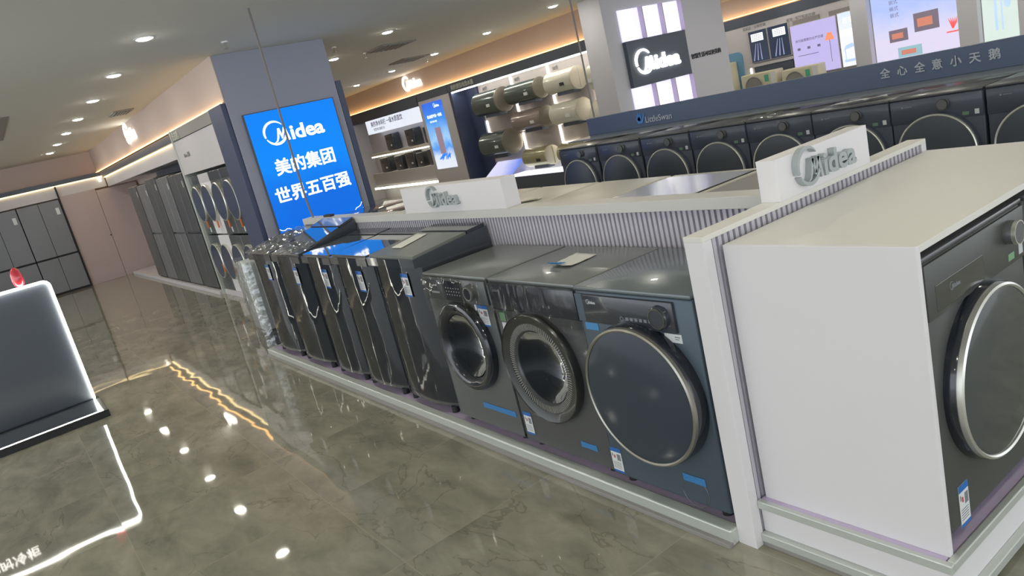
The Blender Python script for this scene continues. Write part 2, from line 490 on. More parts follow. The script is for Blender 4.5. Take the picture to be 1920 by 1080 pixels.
# far logo column dressing
g = empty('lit_logo_panel', (-7.15, 7.9, 1.2), 'dark panel with glowing white wordmark between lit white fins', 'sign')
for z0, z1 in ((2.23, 2.72), (0.9, 1.5)):
    part(MB().box(-7.195, -7.17, 7.19, 8.62, z0, z1), 'back_panel', 'screen_pale', g)
    for k in range(3):
        y = 7.19 + k * 0.477
        part(MB().box(-7.17, -7.16, y + 0.01, y + 0.24, z0 + 0.02, z1 - 0.02), 'light_panel', 'screen_white', g)
        part(MB().box(-7.195, -7.08, y + 0.45, y + 0.475, z0, z1, 0.003), 'fin', 'lavender_board', g)
part(MB().box(-7.195, -7.12, 7.19, 8.62, 1.50, 2.23, 0.004), 'dark_board', 'charcoal_band', g)
part(MB().logo(1.05, FX(-7.12, 7.31, 1.72), 0.03), 'logo', 'led_logo', g)
o = MB().fat_text('智慧生活可以更美的', 0.089, FX(-7.198, 8.76, 1.735), 0.01, 0.0014).build('slogan_lettering', 'label_print')
tag(o, 'small dark raised Chinese characters on grey column right of glowing wordmark', 'lettering')

# ================================================================= RIGHT BANK (y ~ 0.9): towers, fridges
g = empty('display_cabinet', (-9.1, 0.9, 0), 'tall white-faced cabinet niche with navy edge around the washer towers', 'cabinet')
part(MB().box(-7.78, -7.225, 0.80, 0.855, 0, 2.48, 0.004), 'side_panel', 'navy', g)
part(MB().box(-10.10, -10.04, 0.80, 1.45, 0, 2.48, 0.003), 'side_panel', 'edge_metal', g)
part(MB().box(-10.04, -7.78, 0.80, 1.45, 2.33, 2.475, 0.003), 'header', 'vent_grey', g)
part(MB().box(-10.04, -7.78, 0.815, 1.45, 1.84, 2.325, 0.003), 'upper_panel', 'wall_grey', g)
part(MB().box(-10.04, -7.78, 1.43, 1.45, 0.08, 1.84), 'back_panel', 'charcoal_band', g)
part(MB().box(-10.04, -7.78, 0.83, 1.45, 0, 0.08, 0.003), 'plinth', 'wall_grey', g)
part(MB().text('洗衣机', 0.13, FY(-9.92, 0.798, 2.345), 0.012, bold=0.003), 'lettering', 'edge_metal', g)
part(MB().text('Midea 美的', 0.075, FY(-9.68, 0.814, 2.07), 0.004), 'small_lettering', 'vent_grey', g)

def make_tower(col, name_lab):
    W_ = 0.562
    g = empty('washer_dryer_tower', (0, 0, 0), name_lab, 'washer', 'stacked washer and dryer towers in the niche')
    part(MB().box(-W_ / 2, W_ / 2, 0, 0.5, 0.0, 0.84, 0.01), 'washer_body', col, g)
    part(MB().box(-W_ / 2, W_ / 2, 0, 0.5, 0.86, 1.72, 0.01), 'dryer_body', col, g)
    part(MB().box(-W_ / 2, W_ / 2, -0.004, 0.02, 1.60, 1.72, 0.004), 'control_panel', 'dark_panel' if col != 'white_laminate' else 'wall_grey', g)
    for zc in (0.46, 1.31):
        d = part(MB().lathe([(0.262, 0.0), (0.262, -0.035), (0.250, -0.045), (0.250, 0.0)], (0, 0, zc), 'y', 40), 'door_ring', 'ring_silver', g, True)
        q = MB().lathe([(0, -0.038), (0.15, -0.042), (0.252, -0.042), (0.252, 0)], (0, 0, zc), 'y', 40).build('door_glass', 'tower_glass', smooth=True)
        q.parent = d
    part(MB().box(0.10, 0.14, -0.045, -0.03, 0.96, 1.06, 0.002), 'orange_tag', 'tower_orange', g)
    part(MB().box(0.20, 0.24, -0.045, -0.03, 0.30, 0.42, 0.002), 'orange_tag', 'tower_orange', g)
    part(MB().box(0.03, 0.075, -0.006, 0, 0.89, 0.96, 0.001), 'small_label', 'label_white', g)
    return g
labs = ['dark washer dryer tower leftmost in the niche beside the fridges', 'white-bodied washer dryer tower, the only pale one in the niche',
        'dark washer dryer tower just right of the white one', 'dark washer dryer tower nearest the navy panel']
xs = [-9.75, -9.18, -8.61, -8.04]
dark = make_tower('tower_dark', labs[0]); dark.location = (xs[0], 0.845, 0.08)
wh = make_tower('white_laminate', labs[1]); wh.location = (xs[1], 0.845, 0.08)
for i in (2, 3):
    c = copy_tree(dark); c.location = (xs[i], 0.845, 0.08); c['label'] = labs[i]

# fridge section
g = empty('cabinet_canopy', (-14.5, 0.95, 2.0), 'beige lit canopy panel running above the dark fridges', 'cabinet')
part(MB().box(-18.05, -10.10, 0.84, 1.45, 2.34, 2.455, 0.003), 'header', 'charcoal_band', g)
part(MB().box(-18.05, -10.10, 0.90, 1.45, 2.10, 2.34, 0.003), 'light_board', 'wall_grey', g)
part(MB().box(-18.05, -10.10, 0.87, 0.90, 2.315, 2.33), 'light_strip', 'cove_led_white', g)
o = MB().box(-15.1, -10.11, 1.42, 1.45, 0.0, 2.09).build('recess_panel', 'charcoal_band'); tag(o, 'dark backing panel visible above and behind the dark fridges', 'panel')
o = MB().box(-18.05, -10.10, 0.76, 1.41, 0, 0.06, 0.004).build('platform', 'wall_grey'); tag(o, 'low pale platform under the dark fridges at the back', 'platform')
def make_fridge(W_, H, mat, kind, lab):
    g = empty('fridge', (0, 0, 0), lab, 'fridge', 'dark fridges beside the washer towers')
    part(MB().box(-W_ / 2, W_ / 2, 0.04, 0.5, 0, H, 0.006), 'body', mat, g)
    if kind == 2:
        for sx in (-1, 1):
            part(MB().box(sx * 0.004, sx * (W_ / 2 - 0.003), 0, 0.04, 0.03, H - 0.01, 0.006), 'door', mat, g)
    else:
        for sx in (-1, 1):
            part(MB().box(sx * 0.004, sx * (W_ / 2 - 0.003), 0, 0.04, 0.93, H - 0.01, 0.006), 'upper_door', mat, g)
            part(MB().box(sx * 0.004, sx * (W_ / 2 - 0.003), 0, 0.04, 0.03, 0.90, 0.006), 'lower_door', mat, g)
    part(MB().box(-W_ / 2, W_ / 2, 0.03, 0.05, 0, 0.03), 'toe_kick', 'rubber', g)
    part(MB().box(W_ / 2 - 0.09, W_ / 2 - 0.06, -0.003, 0, H - 0.22, H - 0.12), 'small_label', 'label_white', g)
    return g
fx = [(-14.58, 0.87, 1.86, 2, 'fridge_dark', 'tall dark double-door fridge at the far left of the fridge run'),
      (-13.61, 0.87, 1.84, 4, 'fridge_grey', 'grey four-door fridge second from the pink wall'),
      (-12.65, 0.88, 1.9, 2, 'fridge_dark', 'dark double-door fridge in the middle of the run'),
      (-11.69, 0.88, 1.86, 4, 'fridge_grey', 'grey four-door fridge second from the washer towers'),
      (-10.68, 0.94, 1.84, 4, 'fridge_dark', 'dark four-door fridge right beside the washer towers')]
for x, w, h, k, m, lab in fx:
    f = make_fridge(w, h, m, k, lab); f.location = (x, 0.80, 0.06)

# left end: pink doors and built-in fridges
g = empty('wall_panelling', (-18.3, 0.6, 0), 'tall plain pinkish wall panels with one vertical joint', 'panel')
part(MB().box(-18.3, -18.12, -0.13, 0.615, 0, 2.12, 0.003), 'panel', 'pink_panel', g)
part(MB().box(-18.3, -18.12, 0.622, 1.50, 0, 2.08, 0.003), 'panel', 'pink_panel', g)
part(MB().box(-18.12, -18.09, 0.585, 0.61, 1.0, 1.03), 'lock', 'rubber', g)
g = empty('end_canopy', (-18.3, -2, 2.1), 'beige lit canopy along the left end wall above the dark cabinets', 'cabinet')
part(MB().box(-18.3, -18.1, -8, 0.83, 2.38, 2.47, 0.003), 'header', 'charcoal_band', g)
part(MB().box(-18.3, -18.15, -8, -0.16, 2.10, 2.38, 0.003), 'light_board', 'wall_grey', g)
part(MB().box(-18.3, -18.15, -0.13, 0.89, 2.12, 2.38, 0.003), 'light_board', 'wall_grey', g)
part(MB().box(-18.15, -18.12, -8, 0.86, 2.355, 2.372), 'light_strip', 'cove_led_white', g)
part(MB().box(-18.16, -18.08, -0.16, -0.13, 0, 2.36), 'dark_post', 'rubber', g)
part(MB().box(-18.1, -18.08, 0.75, 0.8, 2.25, 2.36), 'small_sign', 'led_soft', g)
def make_builtin():
    g = empty('built_in_fridge', (0, 0, 0), 'x', 'fridge', 'grey built-in fridges on the left end wall')
    part(MB().box(-0.5, 0, -0.425, 0.425, 0, 2.08, 0.003), 'body', 'rubber', g)
    for s in (-1, 1):
        part(MB().box(0, 0.03, s * 0.004, s * 0.42, 0.86, 2.07, 0.004), 'upper_door', 'fridge_grey', g)
        part(MB().box(0, 0.03, s * 0.004, s * 0.42, 0.05, 0.82, 0.004), 'lower_door', 'fridge_grey', g)
    part(MB().box(0.03, 0.034, 0.3, 0.37, 1.75, 1.9), 'white_tag', 'label_white', g)
    return g
bf = make_builtin(); bf.location = (-18.14, -0.59, 0); bf['label'] = 'grey four-door built-in fridge next to the pink panels'
c = copy_tree(bf); c.location = (-18.14, -1.45, 0); c['label'] = 'grey built-in fridge second from the pink panels, behind the red object'
c = copy_tree(bf); c.location = (-18.14, -2.31, 0); c['label'] = 'grey built-in fridge at the left edge of the photo'

# ================================================================= CEILING THINGS
dl = empty('downlight', (0, 0, CZ), 'x', 'ceiling light', 'round recessed downlights in the ceiling')
dl['label'] = 'round recessed downlight glowing in the flat ceiling'
part(MB().lathe([(0.066, 0), (0.092, 0), (0.092, -0.006), (0.070, -0.010), (0.066, 0)], (0, 0, CZ), 'z', 28), 'trim_ring', 'letters_white', dl, True)
part(MB().lathe([(0, -0.020), (0.035, -0.019), (0.055, -0.015), (0.066, -0.008), (0.066, 0.0), (0, 0)], (0, 0, CZ), 'z', 28), 'lens', 'downlight_lens', dl)
spots = [(-5.63 - 1.85 * k, -0.12) for k in range(7)] + [(-3.78 + 1.85 * k, -0.12) for k in range(5)]
spots += [(-7.5 - 1.85 * k, 3.28) for k in range(6)] + [(-5.65 + 1.85 * k, 3.28) for k in range(5)]
spots += [(-7.57 - 1.85 * k, 6.25) for k in range(5)] + [(-3.87 + 1.85 * k, 6.25) for k in range(3)]
spots += [(-14 + 2.6 * k, -3.3) for k in range(8)] + [(-14 + 2.6 * k, -6.3) for k in range(8)]  # unseen rows out of view, added as fill light
spots += [(-5.6 + 1.9 * k, 8.6) for k in range(5)] + [(-5.6 + 1.9 * k, 11.2) for k in range(5)]  # unseen rows added to brighten the area by the logo column
spots += [(-12.4 + 1.5 * k, 13.6) for k in range(8)] + [(-11.6 + 1.9 * k, 14.9) for k in range(6)]  # extra rows added to light the dull air conditioner wall
ORD = ['first', 'second', 'third', 'fourth', 'fifth', 'sixth', 'seventh']
for i, (x, y) in enumerate(spots):
    c = dl if i == 0 else copy_tree(dl)
    c.location = (x, y, CZ)
    c['label'] = 'unseen recessed downlight in the ceiling beyond the edges of the photo'
    if i < 7: c['label'] = 'round downlight, %s of the upper-left ceiling row counted from the sign column' % ORD[i]
    elif 12 <= i < 15: c['label'] = 'round downlight, %s from the right in the row just right of the sign column' % ORD[i - 12]
    elif 23 <= i < 28: c['label'] = 'round downlight, %s from the right in the row along the heater fascia' % ORD[i - 23]
vd = empty('ceiling_vent', (-9.0, 4.1, CZ), 'dark square ceiling vent between the downlights behind the sign column', 'vent', 'ceiling vents')
part(MB().box(-9.3, -8.7, 3.8, 4.4, CZ - 0.02, CZ, 0.004), 'frame', 'vent_grey', vd)
for k in range(6): part(MB().box(-9.25, -8.75, 3.86 + k * 0.085, 3.90 + k * 0.085, CZ - 0.03, CZ - 0.01), 'slat', 'vent_grey', vd)
c = copy_tree(vd); c.location = (-11.4, 5.75, CZ); c['label'] = 'square ceiling vent near the water heater wall'
c = copy_tree(vd); c.location = (-11.3, 0.5, CZ); c['label'] = 'square ceiling vent above the fridge bank fascia'
c.scale = (0.9, 0.5, 1)
o = MB().box(-12.2, -9.4, -1.15, -1.06, CZ - 0.006, CZ).build('slot_diffuser', 'vent_grey'); tag(o, 'long thin slot air diffuser in the ceiling at upper left', 'vent')
sp = empty('sprinkler', (-9.3, 3.8, CZ), 'small pendant sprinkler below the ceiling near the sign column', 'sprinkler', 'ceiling sprinklers')
part(MB().cyl((-9.3, 3.8, CZ - 0.012), 'z', 0.035, 0.012, 16), 'plate', 'letters_white', sp)
part(MB().cyl((-9.3, 3.8, CZ - 0.07), 'z', 0.012, 0.06, 10), 'stem', 'chrome', sp)
part(MB().cyl((-9.3, 3.8, CZ - 0.075), 'z', 0.028, 0.005, 12), 'deflector', 'chrome', sp)
for x, y, l in ((-6.4, 0.8, 'small pendant sprinkler just left of the sign column top'), (-12.0, 6.5, 'small pendant sprinkler by the heater wall fascia'), (-8.1, 2.75, 'small pendant sprinkler right of the sign column')):
    c = copy_tree(sp); c.location = (x, y, CZ); c['label'] = l

# raised glowing wordmarks on the fascias
o = MB().logo(0.90, FY(-13.5, 0.846, 2.68), 0.03).build('glowing_logo', 'led_logo'); tag(o, 'small glowing wordmark on the warm fascia above the fridges', 'sign')
o = MB().logo(0.90, FY(-15.03, 7.5, 2.66), 0.03).build('glowing_logo', 'led_logo'); tag(o, 'small glowing wordmark on the warm fascia above the water heater wall', 'sign')

# hanging cables
def cable(pts, lab):
    o = MB().tube(pts, 0.010, 8).build('hanging_cable', 'cable_grey', smooth=True); tag(o, lab, 'cable')
cable([(-4.93, 0.61, 3.0), (-4.94, 0.612, 2.4), (-4.95, 0.615, 1.8), (-4.95, 0.615, 1.32), (-4.93, 0.615, 1.22), (-4.91, 0.615, 1.15)], 'thin cable hanging from the ceiling in front of the blue screen')
cable([(-4.93, 4.22, 3.0), (-4.93, 4.22, 2.2), (-4.93, 4.22, 1.34)], 'thin cable hanging from the ceiling onto the blue-black header board')
o = MB().box(-4.62, -4.46, 0.6, 0.64, 1.151, 1.17, 0.004).build('power_strip', 'rubber'); tag(o, 'small black plug lying on the far end of the slatted partition', 'plug')
# ================================================================= SLATTED PARTITIONS
PZ = 1.152
def slat_run(mb_s, mb_g, x0, x1, y_front, y_back, z0, z1, pitch=0.030):
    mb_g.box(x0, x1, y_front + 0.012, y_back, z0, z1)
    n = int(round((x1 - x0) / pitch)); p = (x1 - x0) / n
    for i in range(n): mb_s.box(x0 + p * i + 0.002, x0 + p * i + 0.019, y_front, y_front + 0.013, z0, z1)
g = empty('slatted_partition', (-2.5, 0.6, 0), 'long low white slatted partition behind the row of washing machines', 'partition')
s_, g_ = MB(), MB(); slat_run(s_, g_, -5.03, 0.0, 0.572, 0.65, 0.07, PZ - 0.05)
part(g_, 'backing', 'slat_groove', g); part(s_, 'slats', 'slat_white', g)
part(MB().box(-5.05, 0.0, 0.56, 0.67, PZ - 0.05, PZ, 0.002), 'top_cap', 'cap_white', g)
part(MB().box(-5.06, -5.02, 0.565, 0.665, 0.0, PZ - 0.05, 0.002), 'end_post', 'white_laminate', g)
part(MB().box(-5.03, 0.0, 0.6, 0.65, 0.0, 0.07), 'base', 'slat_groove', g)

def FXr(x, y, z): return lambda a, b, h: (x + h, y + a, z + b)
g = empty('slatted_divider', (0.04, 0.73, 0), 'white slatted divider with square end post between the machine row and the cabinet', 'partition')
part(MB().box(0.0, 0.078, 0.0, 0.045, 0.0, PZ - 0.018, 0.0015), 'end_post', 'white_laminate', g)
part(MB().box(0.0, 0.078, 0.0, 1.475, PZ - 0.018, PZ, 0.0015), 'top_cap', 'white_top', g)
part(MB().box(0.012, 0.062, 0.045, 1.44, 0.0, PZ - 0.018), 'backing', 'slat_groove', g)
part(MB().box(0.0, 0.078, 1.435, 1.475, 0.0, PZ - 0.018, 0.0015), 'far_post', 'white_laminate', g)
s_ = MB()
for i in range(46): s_.box(0.062, 0.074, 0.052 + 0.030 * i, 0.069 + 0.030 * i, 0.0, PZ - 0.018)
part(s_, 'slats', 'slat_white', g)

# sign blocks on the partitions
g = empty('logo_sign', (-2.3, 0.6, PZ), 'long white block with grey raised wordmark on top of the back partition', 'sign')
part(MB().box(-2.985, -1.77, 0.56, 0.665, PZ, PZ + 0.172, 0.0015), 'block', 'white_laminate', g)
part(MB().logo(0.37, FY(-2.61, 0.56, 1.202), 0.025), 'wordmark', 'letters_grey', g)
g = empty('logo_sign', (0.04, 0.73, PZ), 'white block with thick grey raised wordmark on top of the near divider', 'sign')
part(MB().box(0.0, 0.078, 0.43, 1.03, PZ, PZ + 0.150, 0.0015), 'block', 'white_laminate', g)
part(MB().logo(0.375, FX(0.078, 0.52, 1.188), 0.025), 'wordmark', 'letters_grey', g)

# ================================================================= PLINTHS
g = empty('row_plinth', (-2.6, 0.28, 0), 'long low white plinth carrying the row of washing machines', 'plinth')
part(MB().box(-5.30, 0.0, 0.02, 0.558, 0.0, 0.055, 0.002), 'deck', 'lavender_board', g)
part(MB().box(-5.31, 0.0, -0.035, 0.02, 0.0, 0.064, 0.006), 'front_edge', 'edge_metal', g)
part(MB().box(-5.33, -5.30, -0.035, 0.558, 0.0, 0.064, 0.004), 'end_edge', 'edge_metal', g)
part(MB().box(-5.31, 0.0, -0.055, -0.03, 0.0, 0.018, 0.002), 'foot_trim', 'vent_grey', g)
g = empty('cabinet_plinth', (0.42, 0.8, 0), 'taller white plinth with metal edges under the white cabinet', 'plinth')
part(MB().box(0.078, 0.72, 0.055, 1.6, 0.045, 0.165, 0.002), 'body', 'white_laminate', g)
part(MB().box(0.078, 0.70, 0.06, 1.6, 0.165, 0.172, 0.001), 'deck', 'lavender_board', g)
part(MB().box(0.078, 0.727, 0.038, 0.058, 0.146, 0.176, 0.003), 'front_edge', 'edge_metal', g)
part(MB().box(0.705, 0.727, 0.058, 1.6, 0.146, 0.176, 0.003), 'side_edge', 'edge_metal', g)
part(MB().box(0.078, 0.73, 0.030, 0.055, 0.018, 0.050, 0.003), 'lower_step', 'edge_metal', g)
part(MB().box(0.72, 0.745, 0.030, 1.6, 0.018, 0.050, 0.003), 'lower_step', 'edge_metal', g)
part(MB().box(0.078, 0.73, 0.034, 1.6, 0.0, 0.018, 0.001), 'foot_trim', 'vent_grey', g)

# white cabinet shell around the end machines
g = empty('cabinet_shell', (0.4, 0.78, 0.172), 'big plain white cabinet box enclosing the near black machines', 'cabinet')
BX0, BX1, BY0, BY1, BZ0, BZ1 = 0.088, 0.705, 0.08, 1.46, 0.172, 1.103
part(MB().box(BX0, BX1, BY0, BY0 + 0.02, BZ0, BZ1, 0.0015), 'side_panel', 'white_laminate', g)
part(MB().box(BX0, BX1, BY1 - 0.02, BY1, BZ0, BZ1, 0.0015), 'side_panel', 'white_laminate', g)
part(MB().box(BX0, BX1, BY0 + 0.02, BY1 - 0.02, BZ1 - 0.02, BZ1, 0.001), 'top_panel', 'white_top', g)
part(MB().box(BX0, BX0 + 0.015, BY0 + 0.02, BY1 - 0.02, BZ0, BZ1 - 0.02, 0.001), 'back_panel', 'white_laminate', g)

# ================================================================= WASHING MACHINES
def energy_label(g, x, z, w=0.078, h=0.10, y=0.0, lab='blue and white energy label'):
    p = part(MB().box(x, x + w, y - 0.0015, y, z - h, z), 'energy_label', 'label_white', g); p['label'] = lab
    q = MB().box(x, x + w, y - 0.0022, y - 0.001, z - 0.16 * h, z); q.box(x, x + w, y - 0.0022, y - 0.001, z - h, z - 0.92 * h)
    q = q.build('header', 'label_blue'); q.parent = p
    t = MB()
    t.box(x + .56 * w, x + .9 * w, y - 0.0022, y - 0.001, z - .5 * h, z - .24 * h)
    for k in range(5): t.box(x + .1 * w, x + .85 * w, y - 0.0022, y - 0.001, z - (.60 + k * .06) * h, z - (.585 + k * .06) * h)
    t.box(x + .1 * w, x + .2 * w, y - 0.0022, y - 0.001, z - .36 * h, z - .24 * h)
    t = t.build('print', 'print_dim'); t.parent = p
    r = MB().box(x + .28 * w, x + .4 * w, y - 0.0022, y - 0.001, z - .42 * h, z - .3 * h).build('red_mark', 'print_red'); r.parent = p
def tape(g, x, z, w, h, y=0.0, tilt=0.0):
    pts = [(0, 0), (w * .3, tilt * .3 + .002), (w, tilt), (w - .002, tilt + h), (w * .5, tilt * .5 + h - .002), (0.001, h)]
    part(MB().prism(pts, 0, 0.0015, FY(x, y, z)), 'tape_strip', 'tape_blue', g)
def feet(g, W_, D, h=0.035):
    for sx in (-1, 1):
        for y in (0.05, D - 0.06):
            part(MB().cyl((sx * (W_ / 2 - 0.06), y, 0), 'z', 0.022, h, 12), 'foot', 'rubber', g, True)
def body_box(W_, D, H, z0=0.035, top=True, hole=None):
    """machine carcass open at a round porthole when hole = (cx, cz, r)"""
    mb = MB()
    if hole is None:
        mb.box(-W_ / 2, W_ / 2, 0, D, z0, H, 0.012, 3)
    else:
        mb.box(-W_ / 2, W_ / 2, 0.30, D, z0, H, 0.006)
        mb.box(-W_ / 2, -W_ / 2 + 0.012, 0.0, 0.30, z0, H, 0.003); mb.box(W_ / 2 - 0.012, W_ / 2, 0.0, 0.30, z0, H, 0.003)
        mb.box(-W_ / 2, W_ / 2, 0.004, 0.30, H - 0.012, H, 0.003); mb.box(-W_ / 2, W_ / 2, 0.004, 0.30, z0, z0 + 0.012)
        mb.plate_hole(-W_ / 2 + .002, W_ / 2 - .002, z0, H - .002, *hole, 0.001)
    return mb

def front_loader(style, lab, W_, H, D, door, name='washing_machine', group='front-loading washing machines in the near row'):
    """door = (cx, cz, R) local; front at y=0 facing -Y; z=0 underside of the feet"""
    g = empty(name, (0, 0, 0), lab, 'washing machine', group)
    cx, cz, R = door
    bodym = {'grey': 'smoke_metal', 'black': 'graphite', 'blue': 'slate_blue', 'ls': 'ls_body', 'end': 'end_body'}[style]
    porthole = style in ('grey', 'black')
    part(body_box(W_, D, H, hole=(cx, cz, R * 0.80) if porthole else None), 'body', bodym, g, not porthole)
    feet(g, W_, D)
    part(MB().box(-W_ / 2, W_ / 2, -0.004, D, H, H + 0.016, 0.005, 2), 'top_panel', {'grey': 'steel_top', 'black': 'steel_top', 'blue': 'slate_top', 'ls': 'graphite', 'end': 'graphite'}[style], g, True)
    if style == 'grey':
        part(MB().box(-W_ / 2 + .003, W_ / 2 - .003, -0.016, 0.002, H - 0.128, H - 0.004, 0.006, 2), 'control_panel', 'smoke_metal', g, True)
        d = part(MB().box(-0.085, 0.095, -0.020, -0.012, H - 0.122, H - 0.012, 0.004), 'display', 'dark_panel', g)
        t = MB()
        for r in range(3):
            for k in range(6): t.box(-0.065 + k * 0.025, -0.058 + k * 0.025, -0.0208, -0.0195, H - 0.055 - r * 0.018, H - 0.050 - r * 0.018)
        t = t.build('symbols', 'print_light'); t.parent = d
        k = part(MB().lathe([(0, -0.045), (0.036, -0.045), (0.042, -0.040), (0.046, -0.010), (0, -0.010)], (0.19, -0.005, H - 0.062), 'y', 36), 'knob', 'graphite', g, True)
        q = MB().lathe([(0.030, -0.0465), (0.036, -0.0465), (0.036, -0.044), (0.030, -0.044)], (0.19, -0.005, H - 0.062), 'y', 36, True).build('knob_ring', 'ring_silver', smooth=True); q.parent = k
        q = MB().lathe([(0, -0.046), (0.030, -0.046), (0.030, -0.044)], (0.19, -0.005, H - 0.062), 'y', 36).build('knob_face', 'dark_panel', smooth=True); q.parent = k
        dr = part(MB().box(-W_ / 2 + .012, -0.10, -0.019, -0.012, H - 0.122, H - 0.010, 0.004), 'detergent_drawer', 'smoke_metal', g, True)
        q = MB().box(-0.22, -0.14, -0.022, -0.018, H - 0.088, H - 0.078, 0.002).build('drawer_grip', 'edge_metal'); q.parent = dr
        energy_label(g, 0.175, H - 0.135, 0.085, 0.11, -0.001)
        part(MB().box(0.148, 0.168, -0.002, 0, H - 0.165, H - 0.135), 'small_label', 'label_white', g)
        tape(g, -0.02, 0.135, 0.30, 0.032, 0.0, 0.002)
    if style == 'black':
        part(MB().box(-W_ / 2 + .002, W_ / 2 - .002, -0.014, 0.002, H - 0.135, H - 0.006, 0.006, 2), 'control_panel', 'dark_panel', g, True)
        t = MB(); t.logo(0.06, FY(-W_ / 2 + 0.03, -0.014, H - 0.045), 0.001); part(t, 'wordmark', 'print_dim', g)
        t = MB()
        for k in range(2): t.box(0.09 + k * 0.04, 0.10 + k * 0.04, -0.0150, -0.0138, H - 0.098, H - 0.086)
        part(t, 'symbols', 'print_dim', g)
        part(MB().box(-W_ / 2, W_ / 2, -0.003, 0.0, H - 0.143, H - 0.139), 'seam', 'rubber', g)
        energy_label(g, -W_ / 2 + 0.02, 0.19, 0.062, 0.12, -0.001)
        tape(g, 0.12, 0.10, 0.11, 0.03)
        part(MB().box(-W_ / 2 + 0.03, -W_ / 2 + 0.075, -0.002, 0, H - 0.20, H - 0.155, 0.0005), 'green_sticker', 'sticker_green', g)
        part(MB().box(-W_ / 2 + 0.035, -W_ / 2 + 0.07, -0.002, 0, H - 0.26, H - 0.205, 0.0005), 'small_label', 'label_white', g)
    if style == 'blue':
        part(MB().box(-W_ / 2 + .05, W_ / 2 - .085, -0.012, 0.002, H - 0.132, H - 0.014, 0.005, 2), 'control_panel', 'dark_panel', g, True)
        part(MB().box(-W_ / 2 + .004, -W_ / 2 + .048, -0.009, 0.002, H - 0.132, H - 0.014, 0.003), 'drawer_edge', 'slate_blue', g)
        t = MB(); t.logo(0.052, FY(-W_ / 2 + 0.075, -0.012, H - 0.050), 0.001); part(t, 'wordmark', 'print_light', g)
        t = MB(); t.lathe([(.007, 0), (.009, 0), (.009, -.001), (.007, -.001)], (-0.045, -0.0115, H - 0.098), 'y', 16, True)
        for k in range(7): t.box(-0.022 + k * 0.0235, -0.008 + k * 0.0235, -0.0130, -0.0118, H - 0.102, H - 0.090)
        part(t, 'symbols', 'print_dim', g)
        kx, kz = W_ / 2 - 0.148, H - 0.072
        k = part(MB().lathe([(0, -0.034), (0.038, -0.034), (0.044, -0.028), (0.046, -0.008), (0, -0.008)], (kx, 0, kz), 'y', 40), 'knob', 'dark_panel', g, True)
        q = MB().lathe([(0.035, -0.0355), (0.039, -0.0355), (0.039, -0.033), (0.035, -0.033)], (kx, 0, kz), 'y', 40, True).build('knob_ring', 'ring_dark', smooth=True); q.parent = k
        energy_label(g, -W_ / 2 + 0.006, 0.165, 0.062, 0.115, -0.001)
        part(MB().box(-W_ / 2 + 0.028, -W_ / 2 + 0.105, -0.0015, 0, H - 0.168, H - 0.138), 'gradient_sticker', 'sticker_teal', g)
        p = part(MB().box(W_ / 2 - 0.155, W_ / 2 - 0.075, -0.0015, 0, H - 0.170, H - 0.137), 'white_sticker', 'label_white', g)
        q = MB().box(W_ / 2 - 0.107, W_ / 2 - 0.082, -0.002, -0.001, H - 0.150, H - 0.146); q.box(W_ / 2 - 0.107, W_ / 2 - 0.088, -0.002, -0.001, H - 0.158, H - 0.155)
        q = q.build('print', 'print_dim'); q.parent = p
        h = part(MB().lathe([(0.062, -0.001), (0.064, -0.003), (0.066, -0.001)], (W_ / 2 - 0.155, 0, 0.085), 'y', 40), 'filter_hatch', 'smoke_metal', g, True)
        tape(g, W_ / 2 - 0.205, 0.125, 0.11, 0.032, -0.001, 0.0)
    if style in ('ls', 'end'):
        part(MB().box(-W_ / 2 + .003, W_ / 2 - .003, -0.008, 0.002, H - 0.165, H - 0.006, 0.004, 2), 'control_panel', 'ls_panel' if style == 'ls' else 'end_body', g, True)
        if style == 'end':
            part(MB().box(-W_ / 2 + 0.05, 0.02, -0.0095, -0.007, H - 0.150, H - 0.075, 0.001), 'display', 'end_display', g)
        if style == 'ls':
            t = MB().box(-W_ / 2 + .08, -W_ / 2 + .092, -0.0095, -0.008, H - 0.058, H - 0.046); t.box(-W_ / 2 + .10, -W_ / 2 + .15, -0.0095, -0.008, H - 0.054, H - 0.050)
        else:
            t = MB(); t.logo(0.062, FY(-W_ / 2 + 0.125, -0.0095, H - 0.112), 0.001)
        part(t, 'wordmark', 'print_dim', g)
        kx, kz = 0.06 if style == 'ls' else 0.195, H - 0.060
        r = 0.036
        k = part(MB().lathe([(0, -0.040), (r - .004, -0.040), (r, -0.034), (r, -0.006), (0, -0.006)], (kx, 0, kz), 'y', 36), 'knob', 'smoke_metal', g, True)
        q = MB().lathe([(r - .003, -0.0415), (r + .001, -0.0415), (r + .001, -0.030), (r - .003, -0.030)], (kx, 0, kz), 'y', 36, True).build('knob_ring', 'ring_silver' if style == 'end' else 'ring_dark', smooth=True); q.parent = k
        p = part(MB().box(W_ / 2 - 0.13, W_ / 2 - 0.09, -0.0095, -0.007, H - 0.150, H - 0.128, 0.0005), 'green_sticker', 'sticker_green' if style == 'end' else 'sticker_dim', g)
        p = part(MB().box(W_ / 2 - 0.055, W_ / 2 - 0.028, -0.0095, -0.007, H - 0.150, H - 0.118, 0.0005), 'small_label', 'print_light', g)
        if style == 'end':
            energy_label(g, -W_ / 2 + 0.07, 0.165, 0.058, 0.135, -0.001)
            tape(g, 0.21, 0.30, 0.09, 0.04)
